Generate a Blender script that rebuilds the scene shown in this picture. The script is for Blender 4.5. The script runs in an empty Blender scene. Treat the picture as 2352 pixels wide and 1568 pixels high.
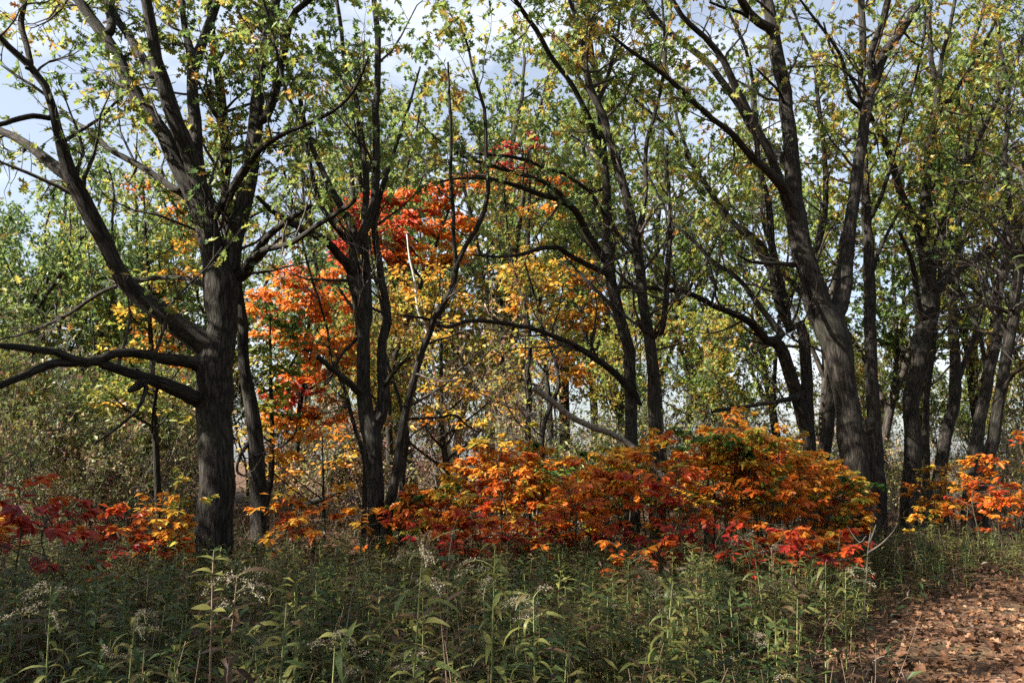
import bpy, math, random
import numpy as np
from mathutils import Matrix, Vector

random.seed(7)
RNG = np.random.default_rng(7)
S = bpy.context.scene
COL = S.collection

# ------------------------------------------------------------------ camera
FPX = 1829.0                     # focal length in units of the 2352 px wide tracing of the photograph
PITCH = math.radians(8.4)
EYE = 1.6
cam_data = bpy.data.cameras.new('camera')
cam_data.sensor_width = 36.0
cam_data.lens = FPX / 2352.0 * 36.0
cam_data.clip_end = 1500.0
cam = bpy.data.objects.new('camera', cam_data)
COL.objects.link(cam)
cam.location = (0, 0, EYE)
cam.rotation_euler = (math.radians(90) + PITCH, 0, 0)
S.camera = cam

# ------------------------------------------------------------------ sky, sun, exposure
SUN_FROM = Vector((-0.78, -0.25, 0.62)).normalized()
world = bpy.data.worlds.new('World')
S.world = world
world.use_nodes = True
wn, wl = world.node_tree.nodes, world.node_tree.links
wn.clear()
w_out = wn.new('ShaderNodeOutputWorld')
w_bg = wn.new('ShaderNodeBackground')
w_sky = wn.new('ShaderNodeTexSky')
w_sky.sky_type = 'NISHITA'
w_sky.sun_disc = False
w_sky.sun_elevation = math.asin(SUN_FROM.z)
w_sky.sun_rotation = math.atan2(SUN_FROM.x, SUN_FROM.y)
w_sky.air_density = 1.0
w_sky.dust_density = 2.5
w_tc = wn.new('ShaderNodeTexCoord')
w_map = wn.new('ShaderNodeMapping')
w_map.inputs['Scale'].default_value = (1.0, 1.0, 2.6)
w_no = wn.new('ShaderNodeTexNoise')
w_no.inputs['Scale'].default_value = 2.2
w_no.inputs['Detail'].default_value = 7.0
w_no.inputs['Roughness'].default_value = 0.6
w_rp = wn.new('ShaderNodeValToRGB')
w_rp.color_ramp.elements[0].position = 0.50
w_rp.color_ramp.elements[0].color = (0.2, 0.2, 0.2, 1)
w_rp.color_ramp.elements[1].position = 0.80
w_rp.color_ramp.elements[1].color = (1, 1, 1, 1)
w_mix = wn.new('ShaderNodeMixRGB')
w_mix.inputs['Color2'].default_value = (8.6, 8.9, 9.4, 1)
wl.new(w_tc.outputs['Generated'], w_map.inputs['Vector'])
wl.new(w_map.outputs[0], w_no.inputs['Vector'])
wl.new(w_no.outputs['Fac'], w_rp.inputs['Fac'])
wl.new(w_rp.outputs['Color'], w_mix.inputs['Fac'])
wl.new(w_sky.outputs[0], w_mix.inputs['Color1'])
wl.new(w_mix.outputs[0], w_bg.inputs['Color'])
w_bg.inputs['Strength'].default_value = 0.055
wl.new(w_bg.outputs[0], w_out.inputs['Surface'])

sun_data = bpy.data.lights.new('sun', 'SUN')
sun_data.energy = 5.0
sun_data.angle = math.radians(0.55)
sun_data.color = (1.0, 0.93, 0.82)
sun = bpy.data.objects.new('sun', sun_data)
COL.objects.link(sun)
sun.rotation_euler = SUN_FROM.to_track_quat('Z', 'Y').to_euler()

S.view_settings.view_transform = 'Standard'
S.view_settings.look = 'None'
S.view_settings.gamma = 1.0
S.view_settings.exposure = 1.92
S.view_settings.use_curve_mapping = False
S.render.engine = 'CYCLES'
S.cycles.max_bounces = 3
S.cycles.diffuse_bounces = 2
S.cycles.glossy_bounces = 1
S.cycles.transmission_bounces = 3
S.cycles.transparent_max_bounces = 4
S.cycles.caustics_reflective = False
S.cycles.caustics_refractive = False
S.cycles.use_denoising = False
S.cycles.use_adaptive_sampling = True
S.cycles.adaptive_threshold = 0.02
S.cycles.sample_clamp_indirect = 4.0


# ------------------------------------------------------------------ pixel tracing -> world
_cp, _sp = math.cos(PITCH), math.sin(PITCH)


def at(px, py, depth):
    """World point seen at tracing pixel (px, py) at ground distance depth (world Y)."""
    cx, cy = (px - 1176.0) / FPX, (784.0 - py) / FPX
    dx, dy, dz = cx, _cp - cy * _sp, _sp + cy * _cp
    k = depth / dy
    return np.array((dx * k, depth, EYE + dz * k))


def project(w):
    dx, dy, dz = w[:, 0], w[:, 1], w[:, 2] - EYE
    zc = dy * _cp + dz * _sp
    return 1176 + FPX * dx / zc, 784 - FPX * (dz * _cp - dy * _sp) / zc


Z = {1: (0, 0, .89286), 2: (1100, 0, .89286), 3: (2500, 0, .8926),
     4: (0, 1300, .91265), 5: (1100, 1300, .91241), 6: (2500, 1300, .91252)}


def T(region, *pts):
    """Tracing points (x, y, width) of an enlarged region -> full tracing pixels."""
    ox, oy, s = Z[region]
    k = 1 / 1.74150
    return [((ox + x * s) * k, (oy + y * s) * k, w * s * k) for x, y, w in pts]


# ------------------------------------------------------------------ materials
def new_mat(name):
    m = bpy.data.materials.new(name)
    m.use_nodes = True
    n, l = m.node_tree.nodes, m.node_tree.links
    n.clear()
    out = n.new('ShaderNodeOutputMaterial')
    return m, n, l, out


def ramp(n, stops, interp='LINEAR'):
    r = n.new('ShaderNodeValToRGB')
    cr = r.color_ramp
    cr.interpolation = interp
    while len(cr.elements) < len(stops):
        cr.elements.new(0.5)
    for e, (p, c) in zip(cr.elements, stops):
        e.position = p
        e.color = (c[0], c[1], c[2], 1)
    return r


def leaf_mat(name, stops, trans=0.4, rough=0.45, spec=0.35):
    m, n, l, out = new_mat(name)
    at_ = n.new('ShaderNodeAttribute')
    at_.attribute_name = 'tint'
    oi = n.new('ShaderNodeObjectInfo')
    sep = n.new('ShaderNodeSeparateColor')
    l.new(oi.outputs['Color'], sep.inputs[0])
    geo = n.new('ShaderNodeTexCoord')
    no = n.new('ShaderNodeTexNoise')
    no.inputs['Scale'].default_value = 26.0
    no.inputs['Detail'].default_value = 3.0
    l.new(geo.outputs['Object'], no.inputs['Vector'])
    mr = n.new('ShaderNodeMapRange')
    mr.inputs['To Min'].default_value = -0.11
    mr.inputs['To Max'].default_value = 0.11
    mr.inputs['From Min'].default_value = 0.3
    mr.inputs['From Max'].default_value = 0.7
    l.new(no.outputs['Fac'], mr.inputs['Value'])
    a1 = n.new('ShaderNodeMath')
    a1.operation = 'ADD'
    l.new(at_.outputs['Fac'], a1.inputs[0])
    l.new(sep.outputs[0], a1.inputs[1])
    a2 = n.new('ShaderNodeMath')
    a2.operation = 'ADD'
    a2.use_clamp = True
    l.new(a1.outputs[0], a2.inputs[0])
    l.new(mr.outputs[0], a2.inputs[1])
    r = ramp(n, stops)
    l.new(a2.outputs[0], r.inputs['Fac'])
    bs = n.new('ShaderNodeBsdfPrincipled')
    bs.inputs['Roughness'].default_value = rough
    bs.inputs['Specular IOR Level'].default_value = spec
    l.new(r.outputs['Color'], bs.inputs['Base Color'])
    tr = n.new('ShaderNodeBsdfTranslucent')
    g = n.new('ShaderNodeGamma')
    g.inputs['Gamma'].default_value = 0.86
    l.new(r.outputs['Color'], g.inputs['Color'])
    l.new(g.outputs[0], tr.inputs['Color'])
    mx = n.new('ShaderNodeMixShader')
    mx.inputs['Fac'].default_value = trans
    l.new(bs.outputs[0], mx.inputs[1])
    l.new(tr.outputs[0], mx.inputs[2])
    l.new(mx.outputs[0], out.inputs['Surface'])
    return m


def bark_mat(name, furrow, ridge, lichen, scale=16.0, bump=0.9, birch=False):
    m, n, l, out = new_mat(name)
    at_ = n.new('ShaderNodeAttribute')
    at_.attribute_name = 'bark_coord'
    mp = n.new('ShaderNodeMapping')
    mp.inputs['Scale'].default_value = (1, 1, 0.12 if not birch else 3.0)
    l.new(at_.outputs['Vector'], mp.inputs['Vector'])
    no = n.new('ShaderNodeTexNoise')
    no.inputs['Scale'].default_value = scale * 1.5
    no.inputs['Detail'].default_value = 6
    no.inputs['Roughness'].default_value = 0.62
    no.inputs['Distortion'].default_value = 0.6
    l.new(mp.outputs[0], no.inputs['Vector'])
    vo = n.new('ShaderNodeTexVoronoi')
    vo.feature = 'DISTANCE_TO_EDGE'
    vo.inputs['Scale'].default_value = scale * 1.7
    mixv = n.new('ShaderNodeMixRGB')
    mixv.inputs['Fac'].default_value = 0.07
    l.new(mp.outputs[0], mixv.inputs['Color1'])
    l.new(no.outputs['Color'], mixv.inputs['Color2'])
    l.new(mixv.outputs[0], vo.inputs['Vector'])
    vr = n.new('ShaderNodeMapRange')
    vr.inputs['From Max'].default_value = 0.22
    l.new(vo.outputs['Distance'], vr.inputs['Value'])
    mu = n.new('ShaderNodeMath')
    mu.operation = 'MULTIPLY'
    l.new(vr.outputs[0], mu.inputs[0])
    l.new(no.outputs['Fac'], mu.inputs[1])
    r = ramp(n, [(0.0, furrow), (0.28, [0.5 * (a + b) for a, b in zip(furrow, ridge)]), (0.62, ridge)])
    l.new((mu if not birch else no).outputs[0], r.inputs['Fac'])
    big = n.new('ShaderNodeTexNoise')
    big.inputs['Scale'].default_value = 2.4
    big.inputs['Detail'].default_value = 5
    l.new(at_.outputs['Vector'], big.inputs['Vector'])
    lr = ramp(n, [(0.46, (0, 0, 0)), (0.70, (0.55, 0.55, 0.55))])
    l.new(big.outputs['Fac'], lr.inputs['Fac'])
    mc = n.new('ShaderNodeMixRGB')
    mc.inputs['Color2'].default_value = (*lichen, 1)
    l.new(lr.outputs['Color'], mc.inputs['Fac'])
    l.new(r.outputs['Color'], mc.inputs['Color1'])
    bs = n.new('ShaderNodeBsdfPrincipled')
    bs.inputs['Roughness'].default_value = 0.88
    bs.inputs['Specular IOR Level'].default_value = 0.2
    l.new(mc.outputs[0], bs.inputs['Base Color'])
    bp = n.new('ShaderNodeBump')
    bp.inputs['Strength'].default_value = bump
    bp.inputs['Distance'].default_value = 0.02
    l.new(mu.outputs[0], bp.inputs['Height'])
    l.new(bp.outputs[0], bs.inputs['Normal'])
    l.new(bs.outputs[0], out.inputs['Surface'])
    return m


def plain_mat(name, c1, c2, scale=30.0, rough=0.8, trans=0.0):
    m, n, l, out = new_mat(name)
    tc = n.new('ShaderNodeTexCoord')
    no = n.new('ShaderNodeTexNoise')
    no.inputs['Scale'].default_value = scale
    no.inputs['Detail'].default_value = 4
    l.new(tc.outputs['Object'], no.inputs['Vector'])
    r = ramp(n, [(0.35, c1), (0.65, c2)])
    l.new(no.outputs['Fac'], r.inputs['Fac'])
    bs = n.new('ShaderNodeBsdfPrincipled')
    bs.inputs['Roughness'].default_value = rough
    bs.inputs['Specular IOR Level'].default_value = 0.25
    l.new(r.outputs['Color'], bs.inputs['Base Color'])
    if trans:
        tr = n.new('ShaderNodeBsdfTranslucent')
        l.new(r.outputs['Color'], tr.inputs['Color'])
        mx = n.new('ShaderNodeMixShader')
        mx.inputs['Fac'].default_value = trans
        l.new(bs.outputs[0], mx.inputs[1])
        l.new(tr.outputs[0], mx.inputs[2])
        l.new(mx.outputs[0], out.inputs['Surface'])
    else:
        l.new(bs.outputs[0], out.inputs['Surface'])
    return m


def litter_mat(name, cols, scale, dirt):
    m, n, l, out = new_mat(name)
    tc = n.new('ShaderNodeTexCoord')
    wob = n.new('ShaderNodeTexNoise')
    wob.inputs['Scale'].default_value = 9.0
    wob.inputs['Detail'].default_value = 4
    l.new(tc.outputs['Object'], wob.inputs['Vector'])
    mv = n.new('ShaderNodeMixRGB')
    mv.inputs['Fac'].default_value = 0.12
    l.new(tc.outputs['Object'], mv.inputs['Color1'])
    l.new(wob.outputs['Color'], mv.inputs['Color2'])
    vo = n.new('ShaderNodeTexVoronoi')
    vo.inputs['Scale'].default_value = scale
    l.new(mv.outputs[0], vo.inputs['Vector'])
    sp = n.new('ShaderNodeSeparateColor')
    l.new(vo.outputs['Color'], sp.inputs[0])
    r = ramp(n, cols)
    l.new(sp.outputs[0], r.inputs['Fac'])
    big = n.new('ShaderNodeTexNoise')
    big.inputs['Scale'].default_value = 1.1
    big.inputs['Detail'].default_value = 6
    l.new(tc.outputs['Object'], big.inputs['Vector'])
    br = ramp(n, [(0.42, (0, 0, 0)), (0.62, (0.7, 0.7, 0.7))])
    l.new(big.outputs['Fac'], br.inputs['Fac'])
    mc = n.new('ShaderNodeMixRGB')
    mc.inputs['Color2'].default_value = (*dirt, 1)
    l.new(br.outputs['Color'], mc.inputs['Fac'])
    l.new(r.outputs['Color'], mc.inputs['Color1'])
    bs = n.new('ShaderNodeBsdfPrincipled')
    bs.inputs['Roughness'].default_value = 0.85
    bs.inputs['Specular IOR Level'].default_value = 0.2
    l.new(mc.outputs[0], bs.inputs['Base Color'])
    bp = n.new('ShaderNodeBump')
    bp.inputs['Strength'].default_value = 0.8
    bp.inputs['Distance'].default_value = 0.03
    l.new(vo.outputs['Distance'], bp.inputs['Height'])
    l.new(bp.outputs[0], bs.inputs['Normal'])
    l.new(bs.outputs[0], out.inputs['Surface'])
    return m


M_BARK = bark_mat('oak_bark', (0.007, 0.006, 0.005), (0.052, 0.044, 0.037), (0.038, 0.040, 0.029))
M_BARK_FAR = bark_mat('far_oak_bark', (0.010, 0.008, 0.007), (0.070, 0.059, 0.049), (0.052, 0.052, 0.040), scale=12.0, bump=0.5)
M_TWIG = plain_mat('twig_bark', (0.025, 0.020, 0.017), (0.085, 0.072, 0.062), 14.0)
M_DEADWOOD = plain_mat('dead_wood', (0.09, 0.075, 0.062), (0.20, 0.175, 0.15), 18.0)
M_BIRCH = bark_mat('birch_bark', (0.10, 0.09, 0.08), (0.48, 0.46, 0.42), (0.26, 0.25, 0.22), scale=5.0, bump=0.25, birch=True)
M_OAK = leaf_mat('oak_leaf', [(0.0, (0.20, 0.075, 0.025)), (0.16, (0.36, 0.17, 0.03)), (0.32, (0.38, 0.32, 0.05)),
                              (0.52, (0.20, 0.26, 0.05)), (0.78, (0.10, 0.165, 0.042)), (1.0, (0.045, 0.085, 0.026))], trans=0.5)
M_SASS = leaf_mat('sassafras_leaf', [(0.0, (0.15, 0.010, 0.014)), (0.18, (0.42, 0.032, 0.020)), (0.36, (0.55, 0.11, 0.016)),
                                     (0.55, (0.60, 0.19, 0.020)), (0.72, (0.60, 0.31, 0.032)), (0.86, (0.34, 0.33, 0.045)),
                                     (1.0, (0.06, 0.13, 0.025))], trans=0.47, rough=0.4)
M_WEED = leaf_mat('goldenrod_leaf', [(0.0, (0.04, 0.022, 0.012)), (0.22, (0.085, 0.05, 0.024)), (0.42, (0.17, 0.165, 0.042)),
                                     (0.65, (0.043, 0.074, 0.020)), (1.0, (0.015, 0.037, 0.012))], trans=0.34, rough=0.5)
M_SHRUB = leaf_mat('shrub_leaf', [(0.0, (0.26, 0.10, 0.09)), (0.3, (0.33, 0.22, 0.12)), (0.6, (0.27, 0.25, 0.08)), (1.0, (0.10, 0.15, 0.04))], trans=0.35)
M_FALLEN = leaf_mat('fallen_leaf', [(0.0, (0.03, 0.014, 0.008)), (0.35, (0.085, 0.038, 0.018)), (0.7, (0.17, 0.082, 0.038)), (1.0, (0.30, 0.18, 0.10))], trans=0.12, rough=0.6)
M_STEM = plain_mat('green_stem', (0.12, 0.16, 0.05), (0.24, 0.26, 0.10), 20.0, 0.6)
M_DRYSTEM = plain_mat('dry_stem', (0.13, 0.08, 0.055), (0.30, 0.21, 0.15), 22.0)
M_REDSTEM = plain_mat('sapling_bark', (0.022, 0.018, 0.013), (0.07, 0.06, 0.035), 25.0)
M_FLUFF = plain_mat('seed_fluff', (0.24, 0.19, 0.13), (0.50, 0.45, 0.36), 60.0, 0.95, 0.4)
M_GROUND = litter_mat('forest_floor', [(0.0, (0.035, 0.02, 0.013)), (0.4, (0.10, 0.05, 0.028)), (0.75, (0.17, 0.09, 0.045)), (1.0, (0.25, 0.15, 0.08))], 22.0, (0.03, 0.024, 0.014))
M_PATH = litter_mat('path_litter', [(0.0, (0.03, 0.016, 0.010)), (0.4, (0.085, 0.042, 0.026)), (0.75, (0.15, 0.08, 0.046)), (1.0, (0.22, 0.135, 0.085))], 26.0, (0.055, 0.046, 0.02))
M_GRASS = leaf_mat('grass_blade', [(0.0, (0.26, 0.19, 0.08)), (0.5, (0.20, 0.20, 0.06)), (1.0, (0.08, 0.14, 0.03))], trans=0.3)


# ------------------------------------------------------------------ geometry helpers
def unit(v):
    return v / np.maximum(np.linalg.norm(v, axis=-1, keepdims=True), 1e-9)


def rand_unit(rng, n):
    return unit(rng.normal(size=(n, 3)))


class Geo:
    """Collects vertices and faces; build() makes ONE mesh from them."""

    def __init__(self):
        self.v, self.idx, self.cnt, self.tint, self.bc, self.n = [], [], [], [], [], 0

    def add(self, v, idx, cnt, tint=None, bc=None):
        self.v.append(v.astype(np.float32))
        self.idx.append((idx + self.n).astype(np.int32))
        self.cnt.append(cnt.astype(np.int32))
        if tint is not None:
            self.tint.append(tint.astype(np.float32))
        if bc is not None:
            self.bc.append(bc.astype(np.float32))
        self.n += len(v)

    def mesh(self, name, mat, origin=(0, 0, 0)):
        me = bpy.data.meshes.new(name)
        v = np.concatenate(self.v) - np.asarray(origin, np.float32)
        idx = np.concatenate(self.idx)
        cnt = np.concatenate(self.cnt)
        me.vertices.add(len(v))
        me.vertices.foreach_set('co', v.ravel())
        me.loops.add(len(idx))
        me.loops.foreach_set('vertex_index', idx)
        me.polygons.add(len(cnt))
        st = np.zeros(len(cnt), np.int32)
        st[1:] = np.cumsum(cnt)[:-1]
        me.polygons.foreach_set('loop_start', st)
        if self.tint:
            a = me.attributes.new('tint', 'FLOAT', 'POINT')
            a.data.foreach_set('value', np.concatenate(self.tint))
        if self.bc:
            a = me.attributes.new('bark_coord', 'FLOAT_VECTOR', 'POINT')
            a.data.foreach_set('vector', np.concatenate(self.bc).ravel())
        me.update(calc_edges=True)
        me.materials.append(mat)
        return me


def tubes(geo, P, R, sides, rng=None, lump=0.0):
    """N tubes of K points each, P (N,K,3), R (N,K)."""
    N, K = R.shape
    t = unit(np.gradient(P, axis=1))
    mt = unit(P[:, -1] - P[:, 0])
    ref = np.where(np.abs(mt[:, 2:3]) < 0.9, np.array([[0, 0, 1.0]]), np.array([[1.0, 0.2, 0]]))
    ref = unit(np.cross(mt, ref))[:, None, :]
    n1 = unit(ref - (ref * t).sum(-1, keepdims=True) * t)
    n2 = np.cross(t, n1)
    th = np.linspace(0, 2 * np.pi, sides, endpoint=False)
    c, s = np.cos(th), np.sin(th)
    seg = np.zeros((N, K))
    seg[:, 1:] = np.linalg.norm(np.diff(P, axis=1), axis=-1).cumsum(1)
    Rv = R[:, :, None] * np.ones(sides)
    if lump:
        ph = rng.uniform(0, 6.28, 6)
        L = seg[:, :, None]
        Rv = Rv * (1 + lump * (np.sin(2 * th + ph[0] + 1.3 * L) + 0.8 * np.sin(3 * th + ph[1] - 2.1 * L)
                               + 0.6 * np.sin(5 * th + ph[2] + 3.7 * L) + 0.7 * np.sin(th + ph[3] + 5.3 * L)
                               + 0.5 * np.sin(2 * th + ph[4] - 9.1 * L)))
    V = P[:, :, None, :] + Rv[..., None] * (c[:, None] * n1[:, :, None, :] + s[:, None] * n2[:, :, None, :])
    rb = np.maximum(R.mean(1), 0.01)[:, None, None]
    off = rng.uniform(0, 50, (N, 1, 1)) if rng is not None else np.zeros((N, 1, 1))
    bc = np.stack([c * rb + off + 0 * V[..., 0], s * rb + off + 0 * V[..., 0], seg[:, :, None] + off + 0 * V[..., 0]], -1)
    k = np.arange(K - 1)[:, None]
    j = np.arange(sides)[None, :]
    a = k * sides + j
    b = k * sides + (j + 1) % sides
    quad = np.stack([a, b, b + sides, a + sides], -1).reshape(-1)
    idx = (np.arange(N)[:, None] * (K * sides) + quad[None, :]).reshape(-1)
    geo.add(V.reshape(-1, 3), idx, np.full(N * (K - 1) * sides, 4), bc=bc.reshape(-1, 3))


def smooth_path(pts, n):
    """Catmull-Rom through pts (M, D), resampled to n points evenly by length."""
    p = np.asarray(pts, float)
    if len(p) == 2:
        q = p[0] + (p[1] - p[0]) * np.linspace(0, 1, 12)[:, None]
    else:
        e = np.vstack([2 * p[0] - p[1], p, 2 * p[-1] - p[-2]])
        out = []
        for i in range(len(p) - 1):
            a, b, c, d = e[i:i + 4]
            u = np.linspace(0, 1, 8, endpoint=False)[:, None]
            out.append(0.5 * (2 * b + (c - a) * u + (2 * a - 5 * b + 4 * c - d) * u ** 2 + (3 * b - a - 3 * c + d) * u ** 3))
        q = np.vstack(out + [p[-1:]])
    L = np.r_[0, np.linalg.norm(np.diff(q[:, :3], axis=0), axis=1).cumsum()]
    s = np.linspace(0, L[-1], n)
    return np.stack([np.interp(s, L, q[:, i]) for i in range(q.shape[1])], 1)


def grow(rng, start, d, length, r0, K, wander, up, taper=0.85):
    N = len(start)
    P = np.zeros((N, K, 3))
    P[:, 0] = start
    d = unit(d)
    for k in range(1, K):
        d = unit(d + rng.normal(size=(N, 3)) * wander + np.array([0, 0, up]))
        P[:, k] = P[:, k - 1] + d * (length / (K - 1))[:, None]
    R = r0[:, None] * (1 - taper * np.linspace(0, 1, K))[None, :]
    return P, R


def sample_on(rng, P, R, n, tmin=0.2, tmax=1.0, wts=None):
    N, K = R.shape
    if wts is None:
        wts = np.linalg.norm(np.diff(P, axis=1), axis=-1).sum(1)
    i = rng.choice(N, n, p=wts / wts.sum())
    t = rng.uniform(tmin, tmax, n) * (K - 1)
    k = np.minimum(t.astype(int), K - 2)
    f = (t - k)[:, None]
    pos = P[i, k] * (1 - f) + P[i, k + 1] * f
    tan = unit(P[i, k + 1] - P[i, k])
    r = R[i, k] * (1 - f[:, 0]) + R[i, k + 1] * f[:, 0]
    return pos, tan, r, i


# ------------------------------------------------------------------ leaf outlines (x right, y along, z up)
def half_leaf(right, fold=0.18, droop=0.25):
    """Two faces folded along the midrib; right = outline points from base to tip."""
    r = np.array(right, float)
    n = len(r)
    V = [(x, y, fold * abs(x) - droop * y * y) for x, y in r]
    V += [(-x, y, fold * abs(x) - droop * y * y) for x, y in r[1:-1]]
    f1 = list(range(n))
    f2 = [0] + list(range(n, n + n - 2)) + [n - 1]
    return np.array(V), [f1, f2[::-1]]


def strip_leaf(width, segs, droop, fold=0.15, twist=0.0, peak=0.4):
    V, F = [], []
    ang, y, z = 0.25, 0.0, 0.0
    for k in range(segs + 1):
        u = k / segs
        w = width * (math.sin(math.pi * min(1, u / (2 * peak))) if u < peak else math.cos(math.pi / 2 * (u - peak) / (1 - peak))) if 0 < u < 1 else width * 0.08
        tw = twist * u
        V += [(-w * math.cos(tw), y, z + w * math.sin(tw) + fold * w), (0, y, z), (w * math.cos(tw), y, z - w * math.sin(tw) + fold * w)]
        y += math.cos(ang) / segs
        z += math.sin(ang) / segs
        ang -= droop / segs
    for k in range(segs):
        a = 3 * k
        F += [[a, a + 1, a + 4, a + 3], [a + 1, a + 2, a + 5, a + 4]]
    return np.array(V), F


OAK_NEAR = half_leaf([(0, 0), (.05, .12), (.26, .24), (.09, .36), (.40, .55), (.12, .62), (.27, .86), (.06, .86), (0, 1)])
OAK_MID = half_leaf([(0, 0), (.28, .28), (.10, .42), (.38, .66), (.09, .74), (0, 1)])
OAK_FAR = half_leaf([(0, 0), (.32, .45), (.12, .7), (0, 1)])
SASS_OVAL = half_leaf([(0, 0), (.13, .16), (.24, .42), (.20, .70), (.09, .90), (0, 1)], 0.22, 0.2)
SASS_THREE = half_leaf([(0, 0), (.10, .22), (.30, .46), (.42, .70), (.30, .70), (.14, .56), (.19, .76), (.11, .93), (0, 1)], 0.2, 0.22)
SASS_FOLD = half_leaf([(0, 0), (.10, .20), (.28, .46), (.40, .66), (.27, .68), (.15, .57), (.2, .78), (.1, .94), (0, 1)], 0.5, 0.45)
LANCE = [strip_leaf(.075, 5, d, tw, t) for d, tw, t in ((0.5, .2, .1), (1.3, .25, .4), (2.1, .2, -.4), (2.9, .3, .6))]
LANCE_LOW = [strip_leaf(.12, 2, d, .2, t) for d, t in ((0.5, .1), (1.3, .4), (2.0, -.5))]
OVATE = [strip_leaf(.24, 4, d, .25, t, .42) for d, t in ((0.5, .1), (1.2, .3))]
BLADE = strip_leaf(.03, 2, 1.0, .1, .3)


def put_leaves(geo, tmpl, pos, d, nrm, size, tint):
    V, F = tmpl
    y = unit(d)
    z = unit(nrm - (nrm * y).sum(-1, keepdims=True) * y)
    x = np.cross(y, z)
    W = pos[:, None, :] + size[:, None, None] * (V[None, :, 0:1] * x[:, None] + V[None, :, 1:2] * y[:, None] + V[None, :, 2:3] * z[:, None])
    N, nv = len(pos), len(V)
    fi = np.concatenate([np.array(f) for f in F])
    fc = np.array([len(f) for f in F])
    idx = (np.arange(N)[:, None] * nv + fi[None, :]).reshape(-1)
    geo.add(W.reshape(-1, 3), idx, np.tile(fc, N), tint=np.repeat(tint, nv))


# ------------------------------------------------------------------ object helpers
def link(name, data, parent=None, tint=0.0):
    o = bpy.data.objects.new(name, data)
    COL.objects.link(o)
    o.parent = parent
    o.color = (tint, 0, 0, 1)
    return o


def thing(name, loc, label, cat, group=None):
    o = link(name, None)
    o.empty_display_size = 0.3
    o.location = loc
    o['label'] = label
    o['category'] = cat
    if group:
        o['group'] = group
    return o


def copy_tree(root, loc, rz, sc, label=None, group=None, tint=None):
    r = root.copy()
    COL.objects.link(r)
    r.location = loc
    r.rotation_euler = (0, 0, rz)
    r.scale = (sc, sc, sc)
    if label:
        r['label'] = label
    if group:
        r['group'] = group
    for ch in root.children:
        c = ch.copy()
        COL.objects.link(c)
        c.parent = r
        if tint is not None:
            c.color = (tint, 0, 0, 1)
    return r


def ground_z(x, y):
    x, y = np.asarray(x, float), np.asarray(y, float)
    far = np.clip((np.hypot(x, y) - 20) / 60, 0, 1)
    return 0.05 * np.sin(0.9 * x + 0.4) * np.sin(0.7 * y + 1.1) + 0.03 * np.sin(2.3 * x - 1.1 * y) + far * 0.5 * np.sin(0.09 * x + 2) * np.sin(0.07 * y)


# ================================================================== SETTING: ground, path
def grid_sheet(name, xs, ys, zfun, mat):
    X, Y = np.meshgrid(xs, ys)
    v = np.stack([X.ravel(), Y.ravel(), zfun(X.ravel(), Y.ravel())], 1)
    nx, ny = len(xs), len(ys)
    i = (np.arange(ny - 1)[:, None] * nx + np.arange(nx - 1)[None, :])
    idx = np.stack([i, i + 1, i + nx + 1, i + nx], -1).reshape(-1)
    g = Geo()
    g.add(v, idx, np.full((nx - 1) * (ny - 1), 4))
    return link(name, g.mesh(name, mat))


ax = np.concatenate([np.linspace(-400, -30, 38)[:-1], np.linspace(-30, 30, 241), np.linspace(30, 400, 38)[1:]])
ay = np.concatenate([np.linspace(-200, -12, 20)[:-1], np.linspace(-12, 40, 209), np.linspace(40, 600, 48)[1:]])
ground = grid_sheet('ground', ax, ay, ground_z, M_GROUND)
ground['kind'] = 'structure'

# the leaf-strewn path comes in behind the camera's right and bends away to the right
pc = smooth_path([(5.4, -12, 1.9), (5.0, -4, 1.9), (4.7, 2, 1.95), (5.2, 5.6, 2.2), (7.2, 8.3, 2.2), (11, 9.8, 2.1), (18, 10.6, 2.0), (30, 11, 2.0)], 90)
pt = unit(np.gradient(pc[:, :2], axis=0))
pn = np.stack([-pt[:, 1], pt[:, 0]], 1)
cols = np.linspace(-1, 1, 15)
edge_w = 1 + 0.16 * np.sin(np.arange(90) * 1.7) + 0.1 * np.sin(np.arange(90) * 0.63 + 2)
PX = pc[:, None, 0] + pn[:, None, 0] * cols[None, :] * (pc[:, 2] * edge_w)[:, None]
PY = pc[:, None, 1] + pn[:, None, 1] * cols[None, :] * (pc[:, 2] * edge_w)[:, None]
PZ = ground_z(PX, PY) + 0.012 - 0.02 * (np.abs(cols)[None, :] > 0.99)
gp = Geo()
i = (np.arange(89)[:, None] * 15 + np.arange(14)[None, :])
gp.add(np.stack([PX.ravel(), PY.ravel(), PZ.ravel()], 1), np.stack([i, i + 15, i + 16, i + 1], -1).reshape(-1)[::-1].copy(), np.full(89 * 14, 4))
path = link('path', gp.mesh('path', M_PATH))
path['kind'] = 'structure'


def path_dist(x, y):
    """Signed distance outside the path (negative = on it)."""
    d = np.hypot(x[:, None] - pc[None, :, 0], y[:, None] - pc[None, :, 1])
    k = d.argmin(1)
    return d[np.arange(len(x)), k] - pc[k, 2]


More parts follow.
